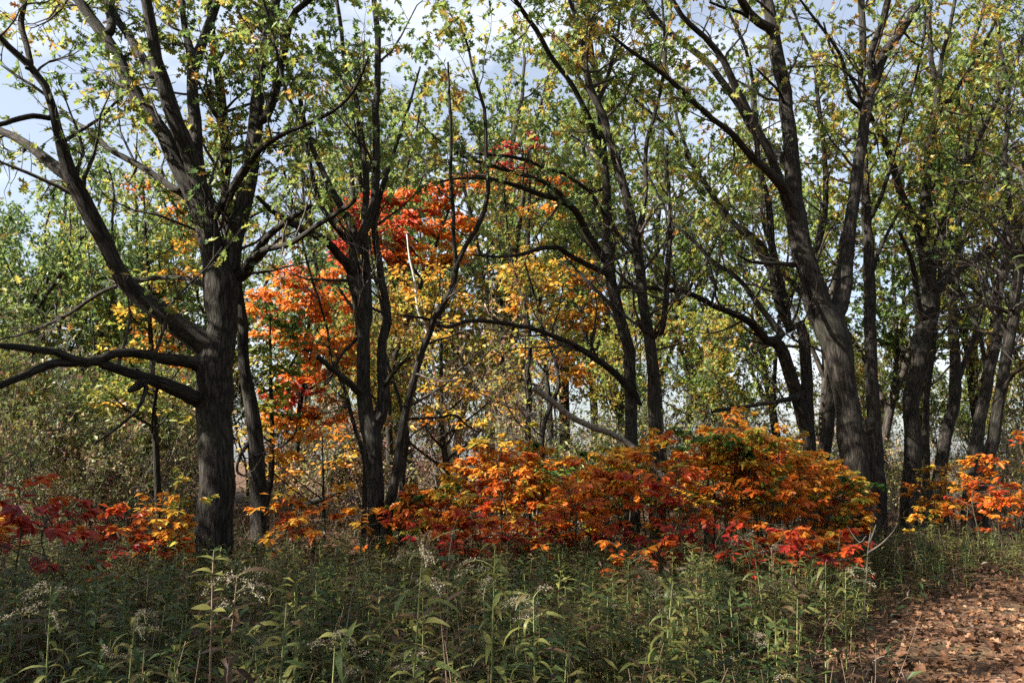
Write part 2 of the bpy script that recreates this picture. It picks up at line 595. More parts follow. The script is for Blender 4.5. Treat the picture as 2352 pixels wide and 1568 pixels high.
# ================================================================== TREES traced from the photograph
def foliate(rng, LP, LR, nb, nt, nl, tmpl, size, blen=1.5, zleaf=3.0, tmin=0.25, up=0.06, spread=0.14, bsides=4, zfade=1.5, tlen=0.7):
    """Branches and twigs on the limbs (LP, LR), leaves on the twigs."""
    tw, lf = Geo(), Geo()
    w = np.linalg.norm(np.diff(LP, axis=1), axis=-1).sum(1)
    p, t, r, _ = sample_on(rng, LP, LR, nb, tmin, 1.0, w)
    d = t * 0.55 + rand_unit(rng, nb) * 0.75 + np.array([0, 0, 0.15])
    ln = blen * rng.uniform(0.45, 1.35, nb) * np.clip(r / 0.05, 0.65, 1.25)
    BP, BR = grow(rng, p, d, ln, np.clip(r * 0.42, 0.006, 0.035), 7, 0.22, up)
    tubes(tw, BP, BR, bsides, rng)
    p2, t2, r2, bi = sample_on(rng, BP, BR, nt, 0.15, 1.0)
    d2 = t2 * 0.6 + rand_unit(rng, nt) * 0.75
    TP, TR = grow(rng, p2, d2, tlen * rng.uniform(0.4, 1.3, nt), np.clip(r2 * 0.6, 0.0028, 0.008), 4, 0.25, 0.03, 0.7)
    tubes(tw, TP, TR, 3, rng)
    bt = rng.normal(0, spread, nb)
    tt = bt[bi] + rng.normal(0, spread * 0.7, nt)
    p3, t3, _, ti = sample_on(rng, TP, TR, nl, 0.2, 1.05)
    keep = p3[:, 2] > zleaf + rng.uniform(-zfade, zfade, nl)
    p3, t3, ti = p3[keep], t3[keep], ti[keep]
    n = len(p3)
    d3 = t3 * 0.35 + rand_unit(rng, n) * 0.8 + np.array([0, 0, -0.25])
    nr = rand_unit(rng, n) * 0.75 + np.array([0, 0, 0.75])
    put_leaves(lf, tmpl, p3, d3, nr, size * rng.uniform(0.6, 1.25, n), tt[ti] + rng.normal(0, spread * 0.9, n))
    return tw, lf


def limb_world(pts, depth, dd):
    """Traced points -> (x, y, z, r): depth runs from depth to depth + dd along the limb."""
    out = []
    n = len(pts) - 1
    for k, (x, y, w) in enumerate(pts):
        D = depth + dd * k / max(n, 1)
        q = at(x, y, D)
        out.append((*q, 0.5 * w / FPX * D * 0.9))
    return out


def extend(rng, pts, length, rtip=0.02):
    """Goes on past the picture's edge: a wandering, rising, tapering continuation."""
    p = [np.array(q) for q in pts]
    d = unit((p[-1] - p[-2])[:3])
    r0 = p[-1][3]
    n = max(3, int(length / 0.8))
    for k in range(n):
        d = unit(d + rng.normal(size=3) * 0.13 + np.array([0, 0, 0.09]))
        q = p[-1][:3] + d * length / n
        p.append(np.array((*q, r0 + (rtip - r0) * (k + 1) / n)))
    return p


def traced_tree(name, label, seed, depth, trunk, limbs, group=None, nb=90, nt=600, nl=4000, tint=0.6, size=0.14, mat=M_BARK,
                zleaf=4.0, sides=18, base_drop=0.15, cat='tree', tmpl=OAK_NEAR, leafmat=M_OAK, blen=1.5, spread=0.14, zfade=1.5):
    """trunk: traced points from the ground up; limbs: (points, depth at start, depth change, extension in m)."""
    rng = np.random.default_rng(seed)
    tp = limb_world(trunk['p'], depth, trunk.get('dd', 0.0))
    b = np.array(tp[0])
    gz = float(ground_z(b[0], b[1]))
    # take the trunk down to the ground with a root flare
    k = (b[2] - gz)
    foot = [np.array((b[0] + (b[0] - tp[1][0]) * 0.1, b[1], gz - base_drop, b[3] * 1.45)), np.array((b[0], b[1], gz + min(0.25, 0.5 * k), b[3] * 1.18))] if k > 0.05 else []
    tp = foot + [np.array(q) for q in tp]
    if trunk.get('ext'):
        tp = extend(rng, tp, trunk['ext'])
    base = (tp[0][0], tp[0][1], gz)
    root = thing(name, base, label, cat, group)
    LP, LR = [], []

    def wood(nm, pts, ns, lump):
        q = smooth_path(pts, ns)
        q[:, :3] += rng.normal(size=(ns, 3)) * (q[:, 3:4] * 0.07)
        end = q[-1].copy()
        end[:3] += unit(q[-1, :3] - q[-2, :3]) * q[-1, 3] * 0.4
        end[3] = 0.001
        Q = np.vstack([q, end])
        g = Geo()
        tubes(g, Q[None, :, :3], Q[None, :, 3], sides if q[:, 3].max() > 0.06 else 10, rng, lump)
        link(nm, g.mesh(nm, mat, base), root)
        f = smooth_path(pts, 16)
        LP.append(f[:, :3])
        LR.append(f[:, 3])

    def parent_depth(p0, d0):
        best = (1e9, d0, None)
        for q in LP:
            f = np.repeat(np.linspace(0, len(q) - 1, 120)[:, None], 3, 1)
            k = np.minimum(f[:, 0].astype(int), len(q) - 2)
            w = q[k] + (q[k + 1] - q[k]) * (f[:, :1] - k[:, None])
            px, py = project(w)
            e = np.hypot(px - p0[0], py - p0[1])
            j = e.argmin()
            if e[j] < best[0]:
                best = (e[j], w[j, 1], w[j])
        return best[1], best[2]

    wood('trunk', tp, 46, 0.028)
    trunk_n = len(LP)
    for pts, d0, dd, ext in limbs:
        d0, root_pt = parent_depth(pts[0], d0)
        lp = limb_world(pts, d0, dd)
        if np.linalg.norm(root_pt - np.array(lp[0][:3])) > .02:
            lp = [(*root_pt, lp[0][3])] + lp
        lp[0] = (*lp[0][:3], lp[0][3] * 1.2)
        if ext:
            lp = extend(rng, lp, ext)
        wood('limb', lp, 30, 0.026)
    a = 0 if trunk.get('ext') or not limbs else trunk_n
    tw, lf = foliate(rng, np.array(LP[a:]), np.array(LR[a:]), nb, nt, nl, tmpl, size, blen=blen, zleaf=zleaf, spread=spread, zfade=zfade)
    o = link('twigs', tw.mesh('twigs', M_TWIG, base), root)
    o['kind'] = 'stuff'
    if nl:
        o = link('crown', lf.mesh('crown', leafmat, base), root, tint)
        o['kind'] = 'stuff'
    return root


# ---- the big dark forked oak
A = 11.5
traced_tree('oak_tree', 'broad dark many-forked oak with low limbs sweeping sideways, beside a slimmer trunk', 11, A,
    dict(p=T(4, (952, 1010, 172), (948, 800, 165), (945, 560, 163), (940, 400, 172), (945, 250, 180), (955, 120, 160), (972, 0, 142)) +
           T(1, (985, 1380, 158), (990, 1260, 178), (965, 1170, 130), (935, 1050, 112), (905, 940, 110), (850, 850, 92), (790, 740, 84), (735, 610, 80), (640, 480, 80), (565, 350, 74), (520, 240, 66), (450, 140, 60), (390, 60, 54), (335, -30, 50)), dd=0.8, ext=5),
    [(T(1, (1030, 1250, 100), (1045, 1120, 92), (1070, 1000, 92), (1105, 850, 84), (1130, 680, 78), (1150, 500, 72), (1162, 350, 62), (1190, 200, 58), (1222, 60, 54), (1245, -30, 50)), A + .3, 1.0, 6),
     (T(1, (935, 960, 90), (885, 800, 84), (832, 650, 82), (770, 500, 80), (722, 350, 74), (690, 200, 62), (668, 80, 58), (650, -30, 54)), A + .4, -0.6, 6),
     (T(1, (900, 820, 60), (885, 690, 62), (870, 500, 62), (862, 360, 56), (866, 270, 60), (830, 150, 34), (812, 0, 32), (806, -40, 30)), A + .3, 0.9, 5),
     (T(1, (868, 290, 50), (910, 180, 48), (958, 50, 44), (985, -30, 42)), A + .9, 0.6, 5),
     (T(1, (690, 345, 50), (645, 265, 44), (590, 180, 40), (530, 95, 36), (480, -30, 34)), A + .1, 1.4, 4),
     (T(1, (490, 160, 48), (500, 90, 46), (480, 0, 44), (470, -30, 42)), A + 1, .4, 4),
     (T(1, (1175, 560, 46), (1215, 470, 50), (1242, 380, 46), (1270, 220, 42), (1300, 100, 42), (1335, 30, 30), (1395, -10, 28)), A + .7, -0.7, 5),
     (T(1, (930, 985, 60), (975, 945, 48), (1035, 865, 44), (1095, 760, 42), (1180, 655, 30), (1270, 602, 24), (1370, 557, 22), (1470, 510, 20), (1560, 440, 18)) + T(2, (390, 330, 15), (420, 250, 11)), A + .3, -1.6, 0),
     (T(1, (1075, 1240, 70), (1140, 1145, 46), (1200, 1060, 34), (1290, 990, 28), (1395, 918, 22)), A + .4, -1.0, 0),
     (T(1, (1125, 1165, 40), (1190, 1118, 34), (1300, 1090, 30), (1420, 1010, 26), (1568, 918, 22), (1590, 890, 18)), A + .3, -1.8, 0),
     (T(1, (950, 1560, 135), (880, 1510, 122), (800, 1455, 112), (680, 1370, 96), (575, 1285, 86), (510, 1170, 74), (450, 1040, 80), (392, 930, 84), (335, 825, 76), (282, 680, 62), (250, 550, 46), (210, 400, 40), (160, 320, 36), (105, 270, 40), (50, 220, 34), (0, 165, 32), (-50, 110, 28)), A, -1.2, 4),
     (T(1, (350, 830, 66), (240, 740, 58), (140, 660, 48), (60, 610, 42), (-40, 565, 38)), A - .8, .9, 4),
     (T(1, (140, 300, 34), (118, 200, 30), (95, 110, 32), (112, 0, 26), (116, -40, 24)), A - 1., .3, 3),
     (T(1, (790, 850, 34), (700, 790, 34), (600, 730, 32), (480, 662, 28), (420, 600, 26), (340, 550, 20), (270, 500, 16)), A + .4, 1.6, 0),
     (T(1, (230, 530, 30), (140, 520, 30), (60, 540, 28), (-30, 560, 26)), A - .9, -.5, 2),
     (T(1, (940, 1285, 36), (880, 1262, 26), (820, 1245, 22), (700, 1245, 22), (560, 1270, 22), (450, 1310, 20), (300, 1410, 18), (150, 1480, 14), (0, 1520, 10)), A, 2.4, 0),
     (T(4, (920, 215, 88), (855, 165, 66), (740, 152, 58), (650, 132, 50), (530, 120, 46), (440, 150, 44), (350, 168, 50), (280, 122, 40), (150, 106, 36), (50, 96, 32), (-40, 95, 28)), A - .1, -2.0, 3),
     (T(4, (350, 168, 44), (250, 165, 44), (170, 192, 42), (80, 232, 38), (-40, 275, 34)), A - 1.2, -.8, 2),
     (T(4, (900, 330, 100), (850, 318, 78), (800, 292, 74), (700, 252, 64), (600, 220, 50), (500, 190, 46), (420, 158, 40)), A - .1, -1.0, 0),
     (T(4, (640, 240, 46), (600, 268, 40), (568, 290, 24)), A - .5, -.3, 0),
     (T(4, (640, 280, 22), (600, 370, 18), (500, 460, 14), (420, 515, 9)), A - .6, -.7, 0),
     (T(4, (690, 270, 18), (672, 380, 14), (665, 470, 9)), A - .4, .5, 0)],
    nb=170, nt=1400, nl=8200, zleaf=5.6, size=0.15, tint=0.55, zfade=2.6)

# ---- slimmer trunk right behind it
traced_tree('oak_tree', 'slim dark trunk standing close behind the broad many-forked oak', 12, 13.0,
    dict(p=T(4, (1150, 1060, 100), (1148, 950, 92), (1136, 800, 86), (1130, 650, 80), (1118, 500, 74), (1090, 300, 62), (1066, 150, 52), (1062, 0, 52)) +
           T(1, (1062, 1300, 50), (1040, 1100, 50), (1008, 860, 50), (1012, 690, 50), (985, 400, 46), (962, 250, 42), (945, 100, 38), (940, -30, 36)), dd=.6, ext=6),
    [(T(4, (1120, 480, 30), (1060, 560, 16), (1040, 640, 12), (1100, 670, 10)), 13, -.5, 0)],
    nb=70, nt=560, nl=4200, zleaf=6.0, size=0.15)

# ---- twin-stemmed oak in the middle
B = 12.2
traced_tree('oak_tree', 'dark slender oak forking low into several upright stems, between the orange saplings', 13, B,
    dict(p=T(5, (447, 1075, 96), (445, 950, 84), (440, 800, 82), (434, 600, 86), (424, 480, 98), (398, 380, 76), (386, 200, 64), (386, 50, 62)) +
           T(2, (388, 1480, 62), (375, 1350, 66), (352, 1235, 74), (358, 1140, 54), (390, 1050, 50), (428, 975, 46), (448, 850, 42), (456, 650, 38), (450, 500, 36), (460, 350, 34), (462, 200, 32), (452, 60, 30), (440, -30, 28)), dd=.6, ext=5),
    [(T(2, (356, 1225, 66), (325, 1190, 48), (275, 1130, 44), (230, 1080, 40), (90, 1010, 32), (0, 955, 26)) + T(1, (1150, 880, 20)), B + .3, -1.0, 0),
     (T(2, (350, 1170, 50), (352, 1080, 44), (350, 1030, 42), (300, 930, 40), (260, 860, 34), (210, 760, 30), (170, 670, 28), (132, 560, 26), (105, 400, 24), (60, 320, 20), (30, 180, 16), (10, 60, 12)), B + .3, .9, 3),
     (T(2, (335, 1095, 30), (290, 1040, 26), (240, 980, 28), (195, 890, 26), (160, 750, 24), (130, 600, 22), (80, 470, 20), (40, 380, 16)), B + .3, -.9, 3),
     (T(5, (440, 440, 80), (468, 370, 62), (476, 280, 58), (466, 150, 48), (472, 50, 44), (490, 0, 44)) +
      T(2, (470, 1550, 42), (505, 1440, 42), (485, 1300, 40), (460, 1130, 36), (445, 1000, 34), (470, 880, 28), (500, 780, 22), (540, 660, 18), (600, 480, 14), (650, 300, 10)), B, .9, 0),
     (T(2, (405, 1490, 60), (414, 1400, 52), (410, 1250, 48), (402, 1100, 40), (400, 980, 36), (410, 850, 34), (400, 700, 32), (380, 560, 30), (360, 430, 28), (312, 280, 24), (296, 120, 22), (270, -20, 20)), B + .5, 1.0, 4),
     (T(5, (472, 1010, 80), (488, 900, 58), (500, 800, 48), (522, 700, 44), (560, 450, 40), (600, 280, 36), (640, 130, 34), (692, 0, 32)) +
      T(2, (705, 1435, 30), (762, 1350, 30), (800, 1270, 32), (816, 1180, 30), (850, 1110, 24), (930, 970, 26), (955, 850, 22), (945, 700, 20), (940, 500, 19), (895, 350, 17), (870, 230, 14), (840, 130, 12), (780, 60, 9)), B - .3, -1.6, 0),
     (T(2, (814, 1180, 26), (800, 1080, 22), (800, 950, 20), (786, 800, 18), (790, 650, 16), (784, 500, 16), (775, 280, 10)), B - 1.2, -.6, 0),
     (T(5, (385, 300, 50), (345, 272, 34), (290, 222, 30), (200, 150, 26), (185, 135, 20)), B - .1, -.8, 0),
     (T(5, (470, 270, 30), (500, 235, 24), (545, 178, 20), (602, 130, 12)), B + .1, -.6, 0),
     (T(5, (215, 260, 8), (240, 240, 12), (285, 140, 14), (330, 90, 16), (360, 60, 18)), B - .5, .6, 0)],
    nb=110, nt=800, nl=6400, zleaf=6.4, size=0.15)

# ---- pair of oaks behind the orange thicket
D1 = 15.5
traced_tree('oak_tree', 'dark oak behind the orange thicket with long arching limbs reaching over the clearing', 14, D1,
    dict(p=T(6, (30, 640, 66), (28, 480, 60), (22, 250, 56), (18, 100, 56)) + T(2, (1555, 1470, 56), (1538, 1380, 56), (1500, 1220, 58), (1492, 1000, 48), (1480, 800, 42), (1470, 650, 38), (1450, 450, 32), (1420, 250, 28), (1400, 50, 24), (1390, -30, 22)), dd=.5, ext=4),
    [(T(2, (1500, 1230, 40), (1430, 1200, 30), (1330, 1150, 28), (1270, 1112, 26), (1200, 1110, 24), (1100, 1140, 20), (1000, 1150, 15), (880, 1140, 9)), D1 + .2, -2.0, 0),
     (T(2, (1490, 1180, 50), (1400, 1050, 40), (1350, 950, 36), (1280, 900, 30), (1180, 870, 26), (1080, 830, 22), (950, 800, 19), (820, 800, 14), (700, 822, 8)), D1 + .2, -2.8, 0),
     (T(2, (1335, 930, 28), (1230, 830, 22), (1130, 790, 22), (1030, 760, 20), (930, 730, 20), (840, 700, 14), (700, 600, 10), (610, 500, 7)), D1 - .9, -1.8, 0),
     (T(2, (1400, 850, 18), (1300, 780, 18), (1210, 755, 18), (1130, 720, 20), (1040, 700, 16), (900, 690, 9)), D1, -2, 0),
     (T(5, (1600, 330, 42), (1500, 222, 34), (1400, 142, 32), (1300, 82, 28), (1200, 40, 25), (1100, 8, 21)) + T(2, (900, 1436, 22), (760, 1466, 18), (700, 1432, 16), (560, 1410, 9)), D1 - .1, -2.6, 0),
     (T(2, (1545, 1420, 26), (1480, 1340, 20), (1380, 1240, 16), (1300, 1150, 12)), D1, 1.5, 0),
     (T(2, (1470, 700, 34), (1410, 540, 30), (1330, 380, 26), (1240, 260, 26), (1180, 150, 26), (1110, 50, 24), (1060, -30, 22)), D1 + .3, -1.4, 4)],
    nb=130, nt=800, nl=6000, zleaf=6.8, size=0.16, tint=0.55)
traced_tree('oak_tree', 'dark forked oak with two close upright stems rising out of the orange thicket', 15, D1 - .6,
    dict(p=T(6, (140, 640, 72), (132, 450, 64), (124, 250, 60), (112, 120, 58), (100, 20, 56)) + T(2, (1655, 1400, 52), (1640, 1250, 52), (1612, 1080, 56), (1580, 900, 46), (1520, 700, 42), (1470, 520, 40), (1412, 400, 40), (1382, 250, 30), (1370, 140, 26), (1330, 30, 22), (1310, -30, 20)), dd=-.4, ext=4),
    [(T(3, (45, 1100, 36), (75, 1000, 28), (92, 850, 24), (95, 650, 22), (120, 560, 20), (160, 400, 18), (180, 250, 16), (175, 120, 14), (165, -20, 12)), D1 - .9, -.6, 4),
     (T(3, (60, 1450, 40), (150, 1500, 34), (180, 1380, 30), (190, 1200, 28), (205, 1000, 22), (190, 800, 22), (185, 650, 18)), D1 - .7, -.8, 0),
     (T(2, (1600, 1130, 24), (1530, 1040, 20), (1470, 950, 18), (1400, 850, 16), (1310, 790, 12)), D1 - .8, -1.2, 0),
     (T(2, (1445, 450, 30), (1480, 380, 22), (1530, 180, 18), (1545, 60, 14)), D1 - .9, .8, 3)],
    nb=90, nt=560, nl=4200, zleaf=6.8, size=0.16, tint=0.55)

# ---- large right-hand oak
E = 14.5
traced_tree('oak_tree', 'stout sunlit oak with a burl low on its trunk, forking above the orange thicket', 16, E,
    dict(p=T(6, (1020, 860, 165), (1008, 760, 135), (1000, 600, 130), (992, 480, 142), (978, 380, 118), (958, 270, 118), (938, 160, 132), (918, 60, 150)) +
           T(3, (915, 1440, 150), (868, 1340, 112), (812, 1200, 104), (782, 1080, 102), (762, 950, 104), (752, 800, 86), (740, 650, 78), (726, 500, 72), (700, 350, 68), (672, 200, 72), (655, 110, 66), (640, 0, 50), (632, -30, 48)), dd=.3, ext=5),
    [(T(3, (925, 1440, 100), (965, 1370, 84), (985, 1210, 76), (1002, 1050, 66), (1030, 850, 60), (1060, 650, 54), (1082, 500, 50), (1122, 350, 56), (1160, 240, 50), (1232, 150, 42), (1290, 60, 40), (1335, -30, 38)), E + .1, 1.0, 5),
     (T(3, (1110, 380, 36), (1098, 260, 34), (1145, 130, 36), (1178, 0, 34), (1185, -30, 32)), E + .7, -.5, 5),
     (T(3, (770, 1000, 80), (735, 900, 66), (705, 835, 52), (640, 770, 42), (550, 682, 36), (480, 600, 34), (390, 530, 28), (290, 440, 28), (190, 350, 26), (100, 280, 22), (0, 210, 18), (-60, 160, 14)), E - .1, -2.2, 0),
     (T(3, (735, 735, 60), (690, 690, 48), (620, 640, 40), (550, 540, 38), (490, 440, 36), (430, 360, 34), (370, 280, 34), (290, 215, 32), (180, 130, 30), (90, 20, 28), (60, -30, 26)), E + .2, 1.5, 4),
     (T(3, (700, 830, 40), (650, 690, 42), (580, 560, 42), (500, 400, 40), (420, 240, 34), (340, 150, 30), (260, 80, 28), (195, -30, 26)), E - .3, -1.0, 4),
     (T(3, (660, 130, 56), (600, 100, 48), (545, 40, 44), (515, -30, 42)), E + .2, -1.0, 4),
     (T(3, (600, 110, 22), (520, 60, 18), (440, 35, 16), (380, 10, 14)), E - .2, -.6, 0),
     (T(3, (760, 1185, 30), (700, 1182, 22), (640, 1180, 20), (560, 1170, 18), (500, 1140, 8)), E - .1, -1.1, 0),
     (T(6, (1030, 470, 90), (1056, 440, 76), (1080, 428, 50)), E - .15, -.25, 0),
     (T(3, (880, 1480, 24), (840, 1410, 20), (810, 1300, 16), (785, 1215, 12)), E - .35, -.1, 0),
     (T(3, (720, 480, 16), (690, 410, 14), (640, 360, 13), (590, 310, 9)), E, -1, 0)],
    nb=130, nt=800, nl=2600, zleaf=7.0, size=0.16, tint=0.5)

# ---- trees round and behind it
traced_tree('oak_tree', 'tall straight grey oak just behind the stout sunlit oak', 17, 16.8,
    dict(p=T(6, (1108, 900, 84), (1106, 700, 72), (1100, 550, 68), (1092, 400, 64), (1078, 200, 60), (1072, 0, 58)) +
           T(3, (1100, 1450, 58), (1096, 1280, 56), (1090, 1080, 50), (1080, 950, 46), (1068, 700, 42), (1060, 400, 38), (1066, 200, 36), (1058, 0, 34), (1056, -30, 32)), dd=.4, ext=5),
    [(T(3, (1095, 1250, 24), (1140, 1120, 18), (1200, 1000, 16), (1260, 880, 14)), 17, 1, 3),
     (T(3, (1085, 1000, 26), (1140, 900, 22), (1180, 780, 20), (1220, 640, 16), (1260, 500, 14)), 17, -1, 3),
     (T(3, (1060, 480, 24), (1010, 440, 20), (970, 260, 18), (900, 150, 16), (830, 60, 14), (770, -20, 12)), 17, -1, 3)],
    nb=70, nt=460, nl=1800, zleaf=6.5, size=0.16, tint=0.5)
traced_tree('oak_tree', 'oak with a pale lit base and wide spreading fork, past the stout sunlit oak', 18, 18.0,
    dict(p=T(6, (1252, 800, 92), (1256, 650, 82), (1262, 520, 76), (1256, 400, 72), (1260, 290, 80), (1288, 170, 82), (1300, 60, 88)) +
           T(3, (1352, 1440, 84), (1368, 1340, 82), (1352, 1200, 60), (1338, 1050, 54), (1346, 900, 50), (1354, 780, 46), (1372, 600, 40), (1402, 420, 34), (1376, 300, 26), (1366, 150, 22), (1362, -20, 20)), dd=.3, ext=4),
    [(T(3, (1380, 1320, 70), (1440, 1240, 54), (1540, 1180, 46), (1640, 1115, 40), (1760, 1060, 32)), 18.2, .8, 4),
     (T(3, (1348, 1120, 50), (1320, 1030, 44), (1275, 940, 42), (1230, 850, 40), (1190, 700, 34), (1120, 560, 26), (1060, 440, 20)), 18.1, -1.2, 2),
     (T(3, (1372, 1260, 40), (1400, 1080, 32), (1470, 900, 28), (1532, 750, 26), (1620, 550, 20), (1680, 430, 16)), 18.2, -.6, 4),
     (T(3, (1340, 1440, 50), (1310, 1360, 36), (1300, 1250, 30), (1280, 1150, 22), (1230, 1040, 16)), 18, -1, 0),
     (T(3, (1398, 440, 30), (1450, 460, 26), (1500, 380, 22), (1580, 260, 20), (1650, 120, 16), (1720, -20, 14)), 18.3, .8, 4),
     (T(3, (1400, 430, 24), (1420, 250, 22), (1450, 150, 20), (1480, 0, 18)), 18.3, -.4, 3)],
    nb=110, nt=680, nl=2200, zleaf=6.4, size=0.17, tint=0.5)
traced_tree('oak_tree', 'leaning oak in shade, first of a close leaning pair beside red-orange saplings', 19, 16.3,
    dict(p=T(6, (1508, 900, 76), (1512, 740, 64), (1530, 600, 60), (1560, 400, 56), (1600, 200, 50), (1640, 0, 46)) + T(3, (1660, 1380, 44), (1690, 1250, 40), (1710, 1100, 36), (1720, 900, 32), (1700, 700, 26), (1720, 500, 22)), dd=.8, ext=5),
    [(T(6, (1590, 250, 24), (1570, 120, 20), (1540, 0, 18)) + T(3, (1500, 1300, 16), (1460, 1180, 12)), 16.7, .6, 3)],
    nb=60, nt=420, nl=1700, zleaf=7.0, size=0.16, tint=0.5)
traced_tree('oak_tree', 'leaning oak with sunlit pale base, second of a close leaning pair beside red-orange saplings', 20, 15.7,
    dict(p=T(6, (1560, 930, 82), (1562, 840, 64), (1575, 700, 60), (1610, 500, 58), (1638, 350, 54), (1668, 150, 52), (1700, -40, 52)) + T(3, (1760, 1250, 48), (1790, 1100, 46), (1830, 900, 42), (1860, 700, 36)), dd=-.4, ext=6),
    [(T(6, (1640, 330, 26), (1690, 230, 18), (1750, 180, 14)), 15.6, -.8, 2)],
    nb=70, nt=460, nl=1700, zleaf=7.0, size=0.16, tint=0.5)
traced_tree('oak_tree', 'crooked shaded oak leaning between paler trunks near the path bend', 21, 19.5,
    dict(p=T(6, (1370, 700, 66), (1382, 620, 60), (1402, 500, 56), (1440, 360, 58), (1448, 220, 52), (1440, 60, 46)) + T(3, (1470, 1380, 40), (1490, 1150, 34), (1500, 900, 30), (1540, 600, 24), (1560, 300, 20)), dd=.5, ext=5),
    [(T(6, (1440, 300, 36), (1480, 180, 28), (1530, 60, 24)) + T(3, (1580, 1380, 20), (1620, 1250, 16)), 19.6, .8, 3)],
    nb=60, nt=420, nl=1500, zleaf=7.2, size=0.17, tint=0.5)
K = 17.5
traced_tree('oak_tree', 'shaded oak beyond the orange thicket with a long bare limb arching sideways', 22, K,
    dict(p=T(6, (806, 700, 70), (805, 560, 60), (800, 350, 56), (790, 150, 54), (780, 0, 52)) + T(3, (735, 1480, 46), (720, 1380, 44), (690, 1250, 40), (660, 1100, 36), (640, 900, 32), (600, 750, 28), (590, 560, 22), (570, 350, 18)), dd=.4, ext=4),
    [(T(6, (800, 470, 60), (700, 260, 30), (690, 150, 40)) [0:1] + T(3, (700, 1560, 60), (640, 1530, 44), (590, 1470, 40), (520, 1420, 34), (400, 1370, 30), (280, 1312, 26), (130, 1290, 22), (0, 1288, 18), (-60, 1280, 12)), K, -1.8, 0),
     (T(3, (700, 1500, 40), (640, 1420, 30), (580, 1340, 26), (500, 1240, 24), (390, 1170, 22), (310, 1080, 20), (220, 1000, 18), (160, 900, 14)), K + .4, .8, 2),
     (T(3, (720, 1440, 40), (680, 1340, 34), (650, 1200, 30), (600, 1080, 28), (480, 1000, 26), (410, 900, 24), (330, 780, 22), (260, 680, 20), (180, 560, 18), (60, 460, 14)), K + .3, -.6, 3),
     (T(6, (790, 300, 40), (690, 330, 24), (560, 352, 20), (380, 378, 14)), K, -1.8, 0),
     (T(3, (690, 1250, 34), (560, 1080, 28), (450, 950, 26), (360, 830, 24), (290, 700, 20), (240, 560, 16)), K + .2, .6, 3)],
    nb=110, nt=650, nl=2200, zleaf=6.4, size=0.17, tint=0.5)
traced_tree('oak_tree', 'short-trunked crooked oak half hidden behind the stout sunlit oak', 23, 18.6,
    dict(p=T(6, (858, 720, 66), (862, 620, 60), (880, 500, 58), (905, 350, 52), (900, 150, 46)) + T(3, (830, 1400, 40), (800, 1250, 36), (880, 1050, 30), (900, 850, 28), (890, 650, 24), (860, 400, 20)), dd=.4, ext=4),
    [(T(3, (830, 1350, 30), (760, 1280, 26), (700, 1440, 20))[:2] + T(3, (680, 1180, 22), (620, 1000, 20), (610, 850, 18), (590, 700, 14)), 18.8, .6, 3)],
    nb=60, nt=420, nl=1500, zleaf=7.0, size=0.17, tint=0.5)
traced_tree('oak_tree', 'thin pale pole of a young oak between two thicker trunks near the path bend', 24, 19.0,
    dict(p=T(6, (1318, 770, 40), (1320, 600, 36), (1318, 460, 34), (1325, 300, 30), (1350, 100, 26)) + T(3, (1400, 1380, 22), (1420, 1100, 18)), dd=.2, ext=5),
    [], nb=30, nt=200, nl=1300, zleaf=5.0, size=0.17, sides=10)

# ---- white birch and thin stems in the clearing
traced_tree('birch_tree', 'slender leaning white birch in the clearing behind the orange saplings', 25, 19.9,
    dict(p=T(5, (790, 680, 30), (776, 620, 29), (746, 500, 27), (732, 380, 24), (702, 230, 17), (680, 100, 13), (655, 0, 12)) + T(2, (640, 1390, 12), (625, 1250, 12), (604, 1160, 10), (590, 1050, 7)), dd=.3),
    [(T(5, (735, 490, 10), (710, 465, 8), (655, 450, 4)), 18.5, -.5, 0)],
    nb=26, nt=120, nl=500, zleaf=4.0, size=0.10, tint=0.3, mat=M_BIRCH, sides=10, tmpl=OAK_FAR, cat='tree')
for k, (lab, dpt, pts, ex) in enumerate([
        ('thin brown pole tree leaning behind the slender forked oak', 13.8, T(5, (395, 660, 24), (385, 560, 22), (350, 450, 20), (312, 300, 20), (288, 240, 18), (240, 120, 14), (225, 0, 12)), 3),
        ('thin straight brown pole tree on the far side of the slender forked oak', 14.6, T(5, (556, 760, 30), (562, 640, 28), (578, 480, 24), (552, 350, 18), (510, 220, 16), (480, 100, 14), (470, -60, 12)), 3),
        ('small dark upright tree with yellow leaves in the clearing', 17.0, T(5, (1108, 480, 30), (1112, 380, 28), (1114, 260, 28), (1106, 200, 26), (1120, 80, 20), (1100, -80, 14), (1060, -200, 10)), 2),
        ('spindly crooked tree with forked bare top in the clearing', 16.2, T(5, (1170, 520, 24), (1190, 400, 22), (1240, 280, 20), (1235, 180, 16), (1190, 60, 13), (1150, -80, 10)), 1)]):
    traced_tree('pole_tree', lab, 40 + k, dpt, dict(p=pts, dd=.3, ext=ex), [(T(5, (560, 430, 18), (590, 412, 14), (650, 408, 14), (720, 404, 13), (790, 396, 12), (840, 438, 10), (892, 470, 7)), 14.4, .8, 0)] if k == 1 else [],
                nb=34, nt=220, nl=[500, 700, 1100, 700][k], zleaf=3.6, size=0.13, tint=[.45, .45, .30, .30][k], sides=10, blen=1.2, tmpl=OAK_MID)


